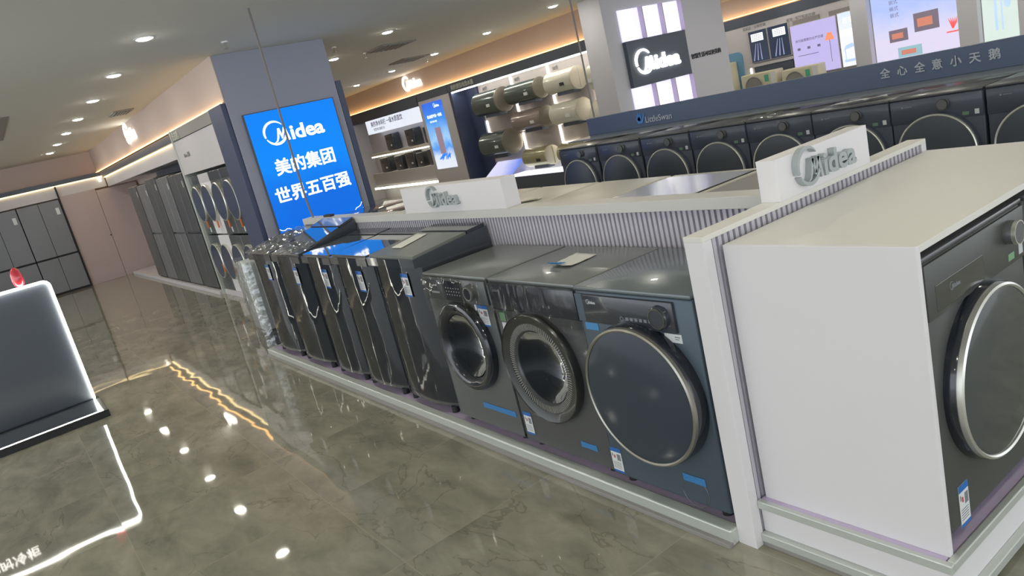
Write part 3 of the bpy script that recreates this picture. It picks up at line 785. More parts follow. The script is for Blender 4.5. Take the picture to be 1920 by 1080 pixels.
    if porthole:
        w = MB(); nx, nz = 26, 12; gr = []
        rnd = random.Random(3 if style == 'grey' else 9)
        for j in range(nz + 1):
            gr.append([w.bm.verts.new((-W_ / 2 + W_ * 0.995 * i / nx, -0.0235 - (0.028 if style == 'grey' and i > 17 else 0) * min(1, (i - 16) / 3) - rnd.uniform(0, .0012), H - 0.20 + 0.205 * j / nz)) for i in range(nx + 1)])
        for j in range(nz):
            for i in range(nx): w.bm.faces.new((gr[j][i], gr[j][i + 1], gr[j + 1][i + 1], gr[j + 1][i]))
        part(w, 'plastic_film', 'film_crinkle', g, True)
    # door
    if style == 'grey':
        d = part(MB().lathe([(R * .78, 0.012), (R, 0.0), (R, -0.028), (R * .965, -0.044), (R * .90, -0.050), (R * .80, -0.044), (R * .74, -0.030), (R * .70, -0.012), (R * .70, 0.012)], (cx, 0, cz), 'y', 64, True), 'door', 'door_black', g, True)
        q = MB().lathe([(0, 0.075), (R * .30, 0.072), (R * .50, 0.050), (R * .62, 0.010), (R * .70, -0.020)], (cx, 0, cz), 'y', 64).build('glass_bowl', 'bowl_glass', smooth=True); q.parent = d
        q = MB().prism([(-.05, .0), (.05, .0), (.04, .018), (-.04, .018)], 0.044, 0.053, FY(cx - 0.02, 0, cz + R * .84)).build('door_handle', 'door_black'); q.parent = d
    elif style == 'black':
        d = part(MB().lathe([(R * .80, 0.010), (R, 0.0), (R, -0.036), (R * .985, -0.042), (R * .975, -0.036), (R * .90, -0.030), (R * .82, -0.027), (R * .82, 0.010)], (cx, 0, cz), 'y', 64, True), 'door', 'door_metal', g, True)
        q = MB()
        n = 110
        for i in range(n):
            a0 = 2 * math.pi * i / n
            q.stroke([(cx + .70 * R * math.cos(a0), cz + .70 * R * math.sin(a0)), (cx + .83 * R * math.cos(a0), cz + .83 * R * math.sin(a0))], [.0035, .0055], 0.022, 0.026, lambda a, b, h: (a, -h, b))
        q = q.build('ribbed_ring', 'rib_metal'); q.parent = d
        q = MB().lathe([(R * .83, -0.0225), (R * .69, -0.0195), (R * .66, -0.005)], (cx, 0, cz), 'y', 64).build('inner_ring', 'graphite', smooth=True); q.parent = d
        q = MB().lathe([(0, 0.090), (R * .28, 0.086), (R * .48, 0.062), (R * .58, 0.020), (R * .66, -0.010)], (cx, 0, cz), 'y', 64).build('glass_bowl', 'bowl_glass', smooth=True); q.parent = d
    else:
        ringm = {'blue': 'ring_blue', 'ls': 'ring_silver', 'end': 'ring_silver'}[style]
        rimm = 'door_black' if style != 'ls' else 'ls_body'
        dz = -0.022 if style == 'blue' else 0.0
        d = part(MB().lathe([(0, 0.0), (R, 0.0), (R, dz - 0.020), (R * .985, dz - 0.032), (0, dz - 0.032)], (cx, 0, cz), 'y', 72), 'door', rimm, g, True)
        ro = 0.955 if style == 'blue' else 0.945
        q = MB().lathe([(R * (ro + .028), dz - 0.030), (R * (ro + .024), dz - 0.046), (R * ro, dz - 0.050), (R * (ro - .020), dz - 0.046), (R * (ro - .020), dz - 0.030)], (cx, 0, cz), 'y', 72).build('door_ring', ringm, smooth=True); q.parent = d
        q = MB().lathe([(0, dz - 0.056), (R * .40, dz - 0.054), (R * .75, dz - 0.050), (R * (ro - .018), dz - 0.043), (R * (ro - .018), dz - 0.030)], (cx, 0, cz), 'y', 72).build('door_glass', {'blue': 'door_glass', 'ls': 'ls_glass', 'end': 'end_glass'}[style], smooth=True); q.parent = d
    if porthole:
        q = MB().lathe([(R * .78, 0.004), (R * .76, 0.05), (R * .70, 0.10)], (cx, 0, cz), 'y', 64).build('door_seal', 'rubber', smooth=True)
        q.parent = g
        q = MB().lathe([(R * .70, 0.10), (R * .90, 0.12), (R * .90, 0.28), (0, 0.285)], (cx, 0, cz), 'y', 64)
        for a in (0.3, 2.4, 4.5):
            q.stroke([(cx + .55 * R * math.cos(a), cz + .55 * R * math.sin(a)), (cx + .89 * R * math.cos(a), cz + .89 * R * math.sin(a))], [.02, .05], -0.27, -0.14, lambda u, v, h: (u, -h, v))
        q = q.build('drum', 'drum_steel', smooth=True); q.parent = g
    return g

M('steel_top', (128, 132, 130), 0.28, 0.1, coat=0.2)
M('rib_metal', (150, 150, 146), 0.35, 0.2)
M('slate_top', (112, 122, 126), 0.25, 0.15, coat=0.3)
M('ls_body', (70, 76, 88), 0.4, 0.1)
M('ls_panel', (66, 72, 84), 0.3, coat=0.15)
M('ls_glass', (66, 72, 80), 0.3, coat=0.0)
M('end_body', (80, 83, 80), 0.4, 0.1)
M('end_display', (60, 63, 63), 0.12, coat=0.8)
M('end_glass', (72, 77, 78), 0.1, coat=0.4)
M('ring_blue', (170, 168, 158), 0.3, 0.8)
M('ring_dark', (120, 118, 110), 0.22, 1.0)
M('door_metal', (70, 72, 72), 0.3, 0.6, coat=0.4)
M('sticker_teal', (80, 150, 205), 0.4)
bg_m = M('bowl_glass', (40, 44, 50), 0.03, 0.0, 0.25)
bg_m.node_tree.nodes['Principled BSDF'].inputs['Transmission Weight'].default_value = 0.85
bg_m.node_tree.nodes['Principled BSDF'].inputs['IOR'].default_value = 1.2
bg_m.node_tree.nodes['Principled BSDF'].inputs['Base Color'].default_value = (0.14, 0.16, 0.19, 1)

PL = 0.055
m8 = front_loader('blue', 'slate blue washing machine with big dark round door beside the white post', 0.615, 0.873, 0.53, (0.008, 0.478, 0.287)); m8.location = (-0.335, 0.015, PL)
m7 = front_loader('black', 'dark machine with a ribbed ring round its porthole, second from the white post', 0.640, 0.871, 0.52, (-0.028, 0.470, 0.268)); m7.location = (-0.975, 0.03, PL)
m6 = front_loader('grey', 'grey washing machine with glossy black porthole door and side knob, third from the white post', 0.618, 0.872, 0.52, (0.0, 0.500, 0.247)); m6.location = (-1.625, 0.03, PL)

# paper sheets lying on the machines
def sheet(name, pts, z, lab, cat='paper', mat='paper', rise=0.0):
    m = MB(); f = m.bm; n = 8
    a, b_, c_, d_ = [Vector((p[0], p[1], z + (p[2] if len(p) > 2 else 0))) for p in pts]
    vs = [[f.verts.new(a.lerp(b_, i / n).lerp(d_.lerp(c_, i / n), j / n) + Vector((0, 0, 0.002 + rise * abs(math.sin(i * 1.3 + j)) + (0.012 * ((n - i) / n) ** 6 if rise else 0)))) for j in range(n + 1)] for i in range(n + 1)]
    for i in range(n):
        for j in range(n): f.faces.new((vs[i][j], vs[i + 1][j], vs[i + 1][j + 1], vs[i][j + 1]))
    o = m.build(name, mat, smooth=True); sm = o.modifiers.new('s', 'SOLIDIFY'); sm.thickness = 0.001
    return tag(o, lab, cat)
ZT = PL + 0.871 + 0.018
sh = sheet('paper_sheet', [(-1.044, 0.215), (-1.085, 0.425), (-0.925, 0.415), (-0.900, 0.21)], ZT, 'white paper sheet held by blue tape on the ribbed-door machine', rise=0.002)
o = sheet('tape_patch', [(-1.03, 0.20), (-1.02, 0.245), (-0.955, 0.250), (-0.965, 0.205)], ZT + 0.012, 'crumpled blue tape patch on the corner of the paper sheet', 'tape', 'tape_blue', 0.003)

# ---- top loaders in plastic wrap
def top_loader(lab, W_, Hf, Hr, D=0.53):
    g = empty('top_load_washer', (0, 0, 0), lab, 'washing machine', 'plastic-wrapped black top-loading washers')
    # carcass with convex front
    mb = MB(); n = 14; pts = []
    for i in range(n + 1):
        u = i / n; x = -W_ / 2 + W_ * u
        pts.append((x, 0.05 * (2 * abs(u - .5)) ** 2.3))
    pts += [(W_ / 2, D), (-W_ / 2, D)]
    z0, z1 = 0.04, Hf - 0.05
    f = mb.bm
    rings = []
    for z, s in ((z0, 0.985), (z0 + .05, 1.0), (z1 - .01, 1.0), (z1, 0.995)):
        rings.append([f.verts.new((x * s, (y if y > 0.2 else y + (1 - s) * 0.6), z)) for x, y in pts])
    for a, b_ in zip(rings[:-1], rings[1:]):
        for i in range(len(pts)): f.faces.new((a[i], a[(i + 1) % len(pts)], b_[(i + 1) % len(pts)], b_[i]))
    f.faces.new(rings[0][::-1]); f.faces.new(rings[-1])
    part(mb, 'body', 'loader_gloss', g, True)
    feet(g, W_, D, 0.04)
    # upper deck (sloped), lid and console
    dk = MB()
    def wedge(x0, x1, y0, y1, za, zb, za2, zb2):
        v = [dk.bm.verts.new(p) for p in ((x0, y0, za), (x1, y0, za), (x1, y1, zb), (x0, y1, zb), (x0, y0, za2), (x1, y0, za2), (x1, y1, zb2), (x0, y1, zb2))]
        for q in ((0, 3, 2, 1), (4, 5, 6, 7), (0, 1, 5, 4), (1, 2, 6, 5), (2, 3, 7, 6), (3, 0, 4, 7)): dk.bm.faces.new([v[i] for i in q])
    wedge(-W_ / 2, W_ / 2, 0.005, D, z1, z1, Hf, Hr)
    part(dk, 'top_deck', 'loader_deck', g)
    dk = MB(); sl = (Hr - Hf) / D
    wedge(-W_ / 2 + .02, W_ / 2 - .02, 0.02, D * .74, Hf + sl * .015, Hf + sl * D * .735, Hf + sl * .015 + .014, Hf + sl * D * .735 + .014)
    lid = part(dk, 'lid', 'lid_glass' if 'paper' not in lab else 'lid_matte', g)
    dk = MB()
    wedge(-W_ / 2 + .015, W_ / 2 - .015, D * .76, D * .99, Hf + sl * D * .76, Hr, Hf + sl * D * .76 + .02, Hr + .018)
    part(dk, 'console', 'dark_panel', g)
    energy_label(g, W_ / 2 - 0.20, Hf - 0.085, 0.085, 0.14, 0.004)
    # tight shrink wrap, pulled away from the corners
    w = MB(); f = w.bm; nx, nz = 18, 22; grid = []
    for j in range(nz + 1):
        row = []
        for i in range(nx + 1):
            u = i / nx; x = -W_ / 2 - .004 + (W_ + .008) * u; z = 0.05 + (Hf - 0.05) * j / nz
            y = 0.05 * (2 * abs(u - .5)) ** 2.3 - 0.006 + 0.0012 * math.sin(u * 9 + j * .35) * (j / nz)
            row.append(f.verts.new((x, y, z)))
        grid.append(row)
    for j in range(nz):
        for i in range(nx): f.faces.new((grid[j][i], grid[j][i + 1], grid[j + 1][i + 1], grid[j + 1][i]))
    part(w, 'plastic_film', 'film_clear', g, True)
    return g
M('loader_gloss', (68, 72, 77), 0.12, 0.1, coat=0.5)
M('loader_deck', (72, 77, 84), 0.2, 0.1, coat=0.4)
M('lid_matte', (122, 126, 120), 0.35, 0.1)
M('lid_glass', (70, 75, 80), 0.03, 0.0, 1.0, coat=1.0)
tl = [(-4.875, 0.62, 0.925, 1.02, 'black wrapped top loader at the far end of the row, beside the foam pack'),
      (-4.20, 0.66, 0.925, 1.08, 'black wrapped top loader with crumpled plastic and raised console, second from the far end'),
      (-3.525, 0.555, 0.935, 0.985, 'black wrapped top loader in the middle, its lid mirroring the blue screen'),
      (-2.94, 0.59, 0.945, 0.985, 'black wrapped top loader second from the grey porthole machine'),
      (-2.315, 0.61, 0.955, 1.005, 'black wrapped top loader with paper on its lid, beside the grey porthole machine')]
for x, w, hf, hr, lab in tl:
    t_ = top_loader(lab, w, hf, hr); t_.location = (x, 0.022, PL)
sheet('paper_sheet', [(-2.49, 0.15, .0), (-2.55, 0.38, .0217), (-2.42, 0.38, .0217), (-2.36, 0.15, .0)], PL + 0.983, 'pale paper sheet lying on the lid of the nearest top loader')

# crumpled plastic on the two far machines
def crumple(x0, x1, y0, y1, z, amp, lab, n=26, mat='plastic_wrap_dense'):
    m = MB(); f = m.bm; vs = []
    for i in range(n + 1):
        r = []
        for j in range(n + 1):
            u, v = i / n, j / n
            e = min(u, 1 - u, v, 1 - v) * 6; e = min(1, e)
            zz = z + amp * e * (0.3 + random.random()) + 0.07 * v
            r.append(f.verts.new((x0 + (x1 - x0) * u + random.uniform(-.008, .008), y0 + (y1 - y0) * v + random.uniform(-.008, .008), zz)))
        vs.append(r)
    for i in range(n):
        for j in range(n): f.faces.new((vs[i][j], vs[i + 1][j], vs[i + 1][j + 1], vs[i][j + 1]))
    o = m.build('crumpled_plastic', MATS[mat]); tag(o, lab, 'plastic wrap')
crumple(-5.2, -4.56, 0.0, 0.5, PL + 0.945, 0.03, 'crumpled clear plastic heaped on the farthest top loader')
crumple(-4.5, -3.86, 0.01, 0.45, PL + 0.945, 0.02, 'crumpled clear plastic spread over the second farthest top loader')

# wrapped foam pack at the far end
g = empty('foam_pack', (-5.62, 0.2, 0), 'pale foam pack in clear plastic standing at the far end of the row', 'packaging')
part(MB().box(-5.78, -5.42, 0.04, 0.40, 0.20, 0.88, 0.02, 3), 'foam_block', 'foam', g, True)
part(MB().box(-5.72, -5.42, 0.05, 0.40, 0.0, 0.20, 0.01), 'lower_block', 'fridge_grey', g)
m = MB(); f = m.bm
for zz in range(24):
    pass
rings = []
for j in range(22):
    z = 0.03 + 0.89 * j / 21; r = []
    for k in range(32):
        t0 = 2 * math.pi * k / 32; c0, s0 = math.cos(t0), math.sin(t0)
        q = 0.21 / max(abs(c0), abs(s0)); q = min(q, 0.25) + random.uniform(-.004, .004)
        r.append(f.verts.new((-5.60 + q * c0, 0.22 + q * s0, z)))
    rings.append(r)
for a, b_ in zip(rings[:-1], rings[1:]):
    for k in range(32): f.faces.new((a[k], a[(k + 1) % 32], b_[(k + 1) % 32], b_[k]))
part(m, 'plastic_wrap', WRAP2, g)

# ---- near end: machines in the white cabinet, facing +X
e1 = front_loader('end', 'large dark machine with silver door ring in the white cabinet at right edge', 0.630, 0.865, 0.54, (0.0, 0.440, 0.270), group='dark machines in the white cabinet')
e1.location = (0.695, 0.425, BZ0 + 0.008); e1.rotation_euler = (0, 0, math.pi / 2)
e2 = copy_tree(e1); e2.location = (0.695, 1.085, BZ0 + 0.008); e2['label'] = 'dark machine further back inside the white cabinet, beside the silver-ringed one'

# ================================================================= SECOND ROW (backs to the partition)
def chest(x0, x1, mat, inset, lab):
    g = empty('chest_freezer', ((x0 + x1) / 2, 1.2, 0), lab, 'appliance', 'pale-topped appliances behind the long partition')
    part(MB().box(x0 + .012, x1 - .012, 0.70, 1.73, 0.06, 0.985, 0.01), 'body', 'white_laminate' if mat != 'dark_gloss_top' else 'graphite', g, True)
    lid = part(MB().box(x0 + .008, x1 - .008, 0.69, 1.745, 0.985, 1.04, 0.010, 3), 'lid', mat, g, True)
    if inset:
        q = MB().box(x0 + .04, x1 - .04, 0.74, 1.66, 1.038, 1.046, 0.003).build('lid_panel', 'silver_top'); q.parent = lid; q.data.transform(Matrix.Translation(-Vector(g.location)))
        q = MB(); q.box(x0 + .032, x0 + .04, .73, 1.67, 1.036, 1.044); q.box(x1 - .04, x1 - .032, .73, 1.67, 1.036, 1.044); q.box(x0 + .03, x1 - .03, 1.66, 1.668, 1.036, 1.044)
        q = q.build('lid_seal', 'rubber'); q.parent = lid; q.data.transform(Matrix.Translation(-Vector(g.location)))
    part(MB().box((x0 + x1) / 2 - .08, (x0 + x1) / 2 + .08, 1.745, 1.765, 0.98, 1.01, 0.005), 'handle', 'edge_metal', g)
    for sx in (x0 + .08, x1 - .08):
        for y in (0.78, 1.65): part(MB().cyl((sx, y, 0), 'z', 0.025, 0.06, 10), 'foot', 'rubber', g)
    return g
ch = [(-0.89, -0.20, 'vent_grey', 0, 'grey-topped low appliance behind the junction of the two partitions'),
      (-1.60, -0.90, 'beige_top', 1, 'low appliance with shiny silver lid panel behind the partition'),
      (-2.27, -1.61, 'beige_top', 0, 'cream-topped appliance left of the silver-lidded one'),
      (-2.95, -2.28, 'beige_top', 0, 'cream-topped appliance with a leaflet on its lid'),
      (-3.63, -2.96, 'beige_top', 0, 'cream-topped appliance hidden behind the long white sign block'),
      (-4.31, -3.64, 'beige_top', 0, 'cream-topped appliance left of the long white sign block'),
      (-4.99, -4.32, 'dark_gloss_top', 0, 'dark glossy-topped appliance nearest the far end of the partition'),
      (-5.70, -5.00, 'dark_gloss_top', 0, 'dark glossy-topped appliance beyond the end of the partition')]
for a in ch: chest(*a)
sheet('leaflet', [(-2.75, 0.98), (-2.72, 1.05), (-2.42, 1.32), (-2.38, 1.24)], 1.04, 'crumpled white leaflet on the cream appliance lid', 'paper', 'paper', 0.006)

# ================================================================= LITTLE SWAN ROW
LSX = [-4.83, -4.20, -3.57, -2.95, -2.34, -1.73, -1.13, -0.52, 0.10]
g = empty('row_platform', (-2.3, 3.9, 0), 'dark platform under the far row of black machines', 'platform')
part(MB().box(-5.1, 0.3, 3.42, 4.35, 0, 0.19, 0.004), 'deck', 'charcoal_band', g)
ls_labs = ['black machine at the far left end of the back row, its knob glinting', 'black machine second from the left end of the back row',
           'black machine third in the back row, below the bird logo', 'black machine fourth in the back row, below the white header lettering',
           'black machine in the back row just left of the near raised-logo block', 'black machine in the back row, its door half hidden by the near logo block',
           'black machine in the back row right of the logo block, below the spaced Chinese characters', 'black machine in the back row cut off by the right edge of the photo']
proto = front_loader('ls', ls_labs[0], 0.600, 0.905, 0.56, (0.0, 0.530, 0.268), group='black machines in the back row under the header board')
for i in range(8):
    c = proto if i == 0 else copy_tree(proto)
    c.location = ((LSX[i] + LSX[i + 1]) / 2, 3.5, 0.19); c['label'] = ls_labs[i]
g = empty('header_board', (-2.3, 4.2, 1.12), 'long blue-black header board with bird logo and raised Chinese characters', 'sign')
part(MB().box(-5.06, 0.9, 3.86, 4.34, 1.125, 1.140, 0.002), 'ledge', 'ledge_grey' if 'ledge_grey' in MATS else M('ledge_grey', (120, 126, 128), 0.3, coat=0.4), g)
part(MB().box(-5.05, 0.9, 4.20, 4.26, 1.14, 1.335, 0.003), 'board', M('header_blue', (78, 92, 118), 0.4), g)
part(MB().text('LittleSwan', 0.092, FY(-4.125, 4.20, 1.182), 0.008, bold=0.0006, sx=1.0), 'lettering', M('header_letters', (170, 176, 184), 0.35, 0.2), g)
t = MB()
bx, bz = -4.20, 1.24
for a0, l in ((100, .085), (125, .075), (75, .08), (150, .05)):
    a = math.radians(a0)
    t.stroke([(0, -.045), (.35 * l * math.cos(a), -.045 + .5 * l), (l * math.cos(a), l * math.sin(a) - .02)], [.03, .035, .004], 0, .008, FY(bx, 4.20, bz))
t.stroke([(-.055, .0), (-.02, -.045), (.03, -.04), (.06, .01), (.075, .055)], [.006, .03, .028, .016, .004], 0, .009, FY(bx, 4.20, bz))
part(t, 'bird_logo', M('logo_blue', (70, 135, 205), 0.4), g)
cx_ = [-1.501, -1.368, -1.234, -1.108, -0.977, -0.848, -0.719]
for ch_, x in zip('全心全意小天鹅', cx_): part(MB().fat_text(ch_, 0.080, FY(x - .040, 4.20, 1.217), 0.006, 0.0014), 'character', 'header_letters', g)
# loose plastic on the far machine tops
def lump(x, w, lab):
    m = MB(); f = m.bm; n = 10; vs = []
    for i in range(n + 1):
        r = []
        for j in range(5):
            r.append(f.verts.new((x + w * i / n, 3.50 + .07 * j + random.uniform(-.01, .01), 1.115 + .045 * math.sin(math.pi * i / n) * math.sin(math.pi * (j + .5) / 5) * random.uniform(.3, 1.2))))
        vs.append(r)
    for i in range(n):
        for j in range(4): f.faces.new((vs[i][j], vs[i + 1][j], vs[i + 1][j + 1], vs[i][j + 1]))
    o = m.build('crumpled_plastic', 'plastic_wrap_dense'); tag(o, lab, 'plastic wrap')
lump(-2.4, 0.32, 'crinkled clear plastic under the header board left of the characters')
sheet('leaflet', [(-1.60, 3.55), (-1.55, 3.62), (-1.25, 3.72), (-1.22, 3.66)], 1.115, 'folded white and blue leaflet on the back row top', 'paper', 'paper', 0.01)

# ================================================================= HEATER WALL (y ~ 7.4)
HY = 7.4
g = empty('heater_display', (-10.3, HY, 0), 'tall dark-framed display bay with marble back holding the water heaters', 'cabinet')
part(MB().box(-12.95, -7.71, HY, HY + .45, 2.29, 2.475, 0.004), 'header', 'charcoal_band', g)
part(MB().box(-7.93, -7.71, HY, HY + .45, 0, 2.30, 0.004), 'side_panel', 'charcoal_band', g)
part(MB().box(-12.95, -12.85, HY, HY + .45, 0, 2.30, 0.004), 'side_panel', 'navy', g)
MATS['marble'] = M('marble', (214, 206, 206), 0.3, noise=0.10, nscale=2.2)
part(MB().box(-12.4, -7.9, HY + .42, HY + .45, 0.2, 2.30), 'back_panel', 'marble', g)
part(MB().box(-12.9, -12.38, HY + .38, HY + .45, 0.2, 2.30), 'navy_board', 'navy', g)
part(MB().box(-12.85, -7.93, HY + .02, HY + .06, 2.262, 2.286), 'light_strip', 'bay_led', g)
part(MB().box(-12.85, -7.93, HY - .05, HY + .45, 0.0, 0.26, 0.004), 'counter', 'charcoal_band', g)
part(MB().box(-11.35, -7.93, HY - .02, HY + .40, 0.26, 0.30, 0.004), 'lit_counter_top', 'led_counter' if 'led_counter' in MATS else M('led_counter', (255, 255, 255), .4, emit=(240, 246, 255), es=1.1), g)
part(MB().text('美的速热电热水器', 0.115, FY(-12.80, HY, 2.335), 0.008, bold=0.002), 'lettering', 'edge_metal', g)
for (x, z0, z1, w) in ((-11.13, 2.10, 2.27, .5), (-9.90, 2.10, 2.28, .5), (-8.66, 2.08, 2.28, .5), (-11.10, 1.49, 1.70, .45), (-9.88, 1.50, 1.74, .45), (-8.68, 1.33, 1.60, .45), (-11.12, 0.72, 1.10, .5), (-9.90, 0.75, 1.14, .5), (-12.33, 1.24, 1.5, .0)):
    m = MB().box(x - .02, x + .02, HY + .40, HY + .42, z0, z1)
    if w and z0 < 2: m.box(x, x + w, HY + .40, HY + .42, z0 - .015, z0 + .015)
    part(m, 'light_bar', 'bay_led2', g)
for x, tx in ((-12.2, '60升'), (-11.0, '80升'), (-9.75, '50升'), (-8.5, '圆筒系列')):
    part(MB().text(tx, 0.09, FY(x, HY + .41, 2.15), 0.005), 'caption', 'print_dim', g)
# tilted glowing info board
q = MB(); P4 = [(-12.35, HY - .02, 0.27), (-11.38, HY - .02, 0.27), (-11.25, HY + .36, 0.58), (-12.2, HY + .36, 0.58)]
vv = [q.bm.verts.new(p) for p in P4] + [q.bm.verts.new((p[0], p[1], p[2] - .03)) for p in P4]
for f_ in ((0, 1, 2, 3), (7, 6, 5, 4), (0, 4, 5, 1), (1, 5, 6, 2), (2, 6, 7, 3), (3, 7, 4, 0)): q.bm.faces.new([vv[i] for i in f_])
o = q.build('info_board', grad_emit('info_board_screen', 0, -12.35, -11.25, [(0, (230, 225, 250)), (0.5, (215, 215, 250)), (1, (110, 140, 240))], 1.0))
tag(o, 'tilted glowing blue and white info board at lower left of the heater bay', 'sign')

M('heater_green', (96, 108, 106), 0.22, 0.3, coat=0.5)
M('heater_taupe', (124, 118, 108), 0.4, 0.1)
M('heater_pink', (160, 146, 142), 0.25, 0.3, coat=0.4)
M('heater_white', (214, 214, 200), 0.25, coat=0.5)
M('heater_cap_white', (204, 196, 180), 0.4)
M('heater_gold', (176, 172, 140), 0.25, 0.3, coat=0.4)
def heater(x0, x1, z, R, body, cap, lab, style=0):
    y = HY + .42 - R - .03
    g = empty('water_heater', ((x0 + x1) / 2, y, z), lab, 'water heater', 'cylindrical water heaters on the marble wall')
    L_ = x1 - x0
    part(MB().lathe([(0, 0), (R * .85, 0), (R, .03), (R, L_ - .06), (R * .99, L_ - .04)], (x0, y, z), 'x', 48), 'tank', body, g, True)
    c = part(MB().lathe([(R * .97, L_ - .06), (R * 1.02, L_ - .05), (R * 1.03, L_ - .01), (R * .94, L_), (R * .6, L_ + .006), (0, L_ + .012)], (x0, y, z), 'x', 48), 'end_cap', cap, g, True)
    if style == 1:
        q = MB().box(x1 + .004, x1 + .018, y - .008, y + .008, z - R * .9, z + R * .9, .003).build('cap_ridge', body); q.parent = c; q.data.transform(Matrix.Translation(-Vector(g.location)))
    part(MB().box(x1 - .34, x1 - .22, y - R - .004, y - R * .96, z - .08, z - .02, .002), 'display', 'dark_panel' if style else 'label_white', g)
    part(MB().box(x0 + .30 * L_, x0 + .85 * L_, y - R * .45, y + R * .45, z - R - .045, z - R * .88, .008), 'base_box', 'charcoal_band', g)
    part(MB().box(x0 + .3 * L_, x0 + .36 * L_, y + R * .5, HY + .42, z - .05, z + .05), 'wall_bracket', 'edge_metal', g)
    return g
heater(-12.05, -11.12, 1.86, .25, 'heater_green', 'heater_taupe', 'dark green water heater at upper left of the bay')
heater(-10.95, -9.92, 1.90, .20, 'heater_green', 'heater_taupe', 'dark green water heater in the top row, second from left')
heater(-9.64, -8.80, 1.905, .205, 'heater_white', 'heater_cap_white', 'cream water heater in the top row with ridged white cap', 1)
heater(-8.38, -7.98, 1.84, .235, 'heater_white', 'heater_green', 'large cream water heater at upper right of the bay')
heater(-10.92, -9.92, 1.35, .20, 'heater_pink', 'heater_taupe', 'pinkish water heater in the middle row')
heater(-9.66, -8.82, 1.335, .205, 'heater_white', 'heater_cap_white', 'cream water heater in the middle row with plain white cap')
heater(-8.36, -7.98, 1.17, .28, 'heater_white', 'heater_green', 'cream water heater with green cap behind the header board end')
heater(-12.10, -11.14, 1.00, .26, 'heater_green', 'heater_taupe', 'dark green water heater at lower left of the bay')
heater(-10.85, -10.02, 0.59, .19, 'heater_gold', 'heater_cap_white', 'small golden water heater in the bottom row with ridged cap', 1)
heater(-9.72, -8.9, 0.585, .19, 'heater_gold', 'heater_cap_white', 'small golden water heater in the bottom row at the right')

# screen panel between the bays
g = empty('display_cabinet', (-13.7, HY, 0), 'grey cabinet pier with tall glowing blue poster', 'cabinet')
part(MB().box(-14.38, -12.96, HY, HY + .45, 0, 2.29, 0.004), 'pier', 'wall_grey', g)
part(MB().box(-14.38, -12.96, HY - .005, HY + .45, 2.295, 2.475, 0.004), 'header', 'charcoal_band', g)
p = part(MB().box(-14.23, -13.32, HY - .02, HY, 0.65, 2.21, .003), 'poster', grad_emit('poster_blue', 2, 0.65, 2.2, [(0, (235, 240, 250)), (.18, (225, 235, 250)), (.32, (90, 160, 245)), (.45, (165, 210, 250)), (.75, (70, 150, 240)), (1, (60, 110, 235))], 1.0), g)
def kid(mb, name, mat, p, g):
    q = mb.build(name, mat); q.parent = p; q.data.transform(Matrix.Translation(-Vector(g.location))); return q
t = MB(); t.logo(.26, FY(-13.70, HY - .02, 2.08), .002); t.text('自由嵌净热一体机', .085, FY(-14.10, HY - .02, 1.86), .002, bold=.0015)
t.text('纯净 即热 智控', .05, FY(-14.02, HY - .02, 1.75), .002)
kid(t, 'lettering', 'screen_white', p, g)
kid(MB().box(-13.88, -13.62, HY - .024, HY - .02, 1.0, 1.62, .002), 'pictured_appliance', M('pic_mauve', (150, 130, 150), .4, emit=(165, 145, 165), es=.55), p, g)
t = MB()
for k in range(9): t.stroke([(-14.0 + .06 * k, .88 + .05 * math.sin(k * 2)), (-13.9 + .05 * k, .94 - .04 * math.cos(k)), (-13.8 + .045 * k, 1.0 + .02 * math.sin(k * 3))], [.02, .05, .01], 0, .003, FY(0, HY - .02, 0))
kid(t, 'pictured_splash', M('pic_blue', (60, 120, 230), .4, emit=(60, 130, 235), es=.9), p, g)

# purifier bay
g = empty('purifier_bay', (-16.5, HY, 0), 'pale shelving bay with glowing banner and small black purifiers', 'cabinet')
part(MB().box(-19.0, -14.42, HY + .40, HY + .45, 0, 2.29), 'back_panel', 'wall_grey', g)
part(MB().box(-19.0, -14.42, HY - .005, HY + .45, 2.20, 2.475, .004), 'header', 'charcoal_band', g)
part(MB().box(-18.75, -18.3, HY, HY + .45, 0, 2.2, .004), 'side_panel', 'wall_grey', g)
part(MB().box(-17.9, -14.42, HY + .1, HY + .42, 1.24, 1.31, .003), 'upper_shelf', 'led_shelf' if 'led_shelf' in MATS else M('led_shelf', (230, 226, 212), .4), g)
part(MB().box(-17.9, -14.42, HY + .02, HY + .42, 0.42, 0.76, .003), 'lower_cabinet', 'wall_grey', g)
part(MB().box(-18.0, -14.42, HY, HY + .03, 0.33, 0.38), 'light_strip', 'bay_led2', g)
part(MB().box(-17.9, -14.42, HY + .12, HY + .14, 1.205, 1.235), 'light_strip', 'bay_led2', g)
p = part(MB().box(-17.5, -14.47, HY + .02, HY + .40, 1.84, 2.2, .003), 'banner', grad_emit('banner_violet', 0, -17.5, -14.4, [(0, (150, 145, 235)), (.25, (205, 205, 245)), (.6, (200, 200, 245)), (1, (235, 240, 250))], 1.0), g)
t = MB(); t.text('美的净水科技 一级水质直饮', .15, FY(-17.2, HY + .02, 2.03), .002, bold=.002); t.text('智慧净饮 健康生活', .08, FY(-17.1, HY + .02, 1.91), .002)
kid(t, 'lettering', M('banner_print', (90, 80, 120), .5, emit=(80, 76, 110), es=.5), p, g)
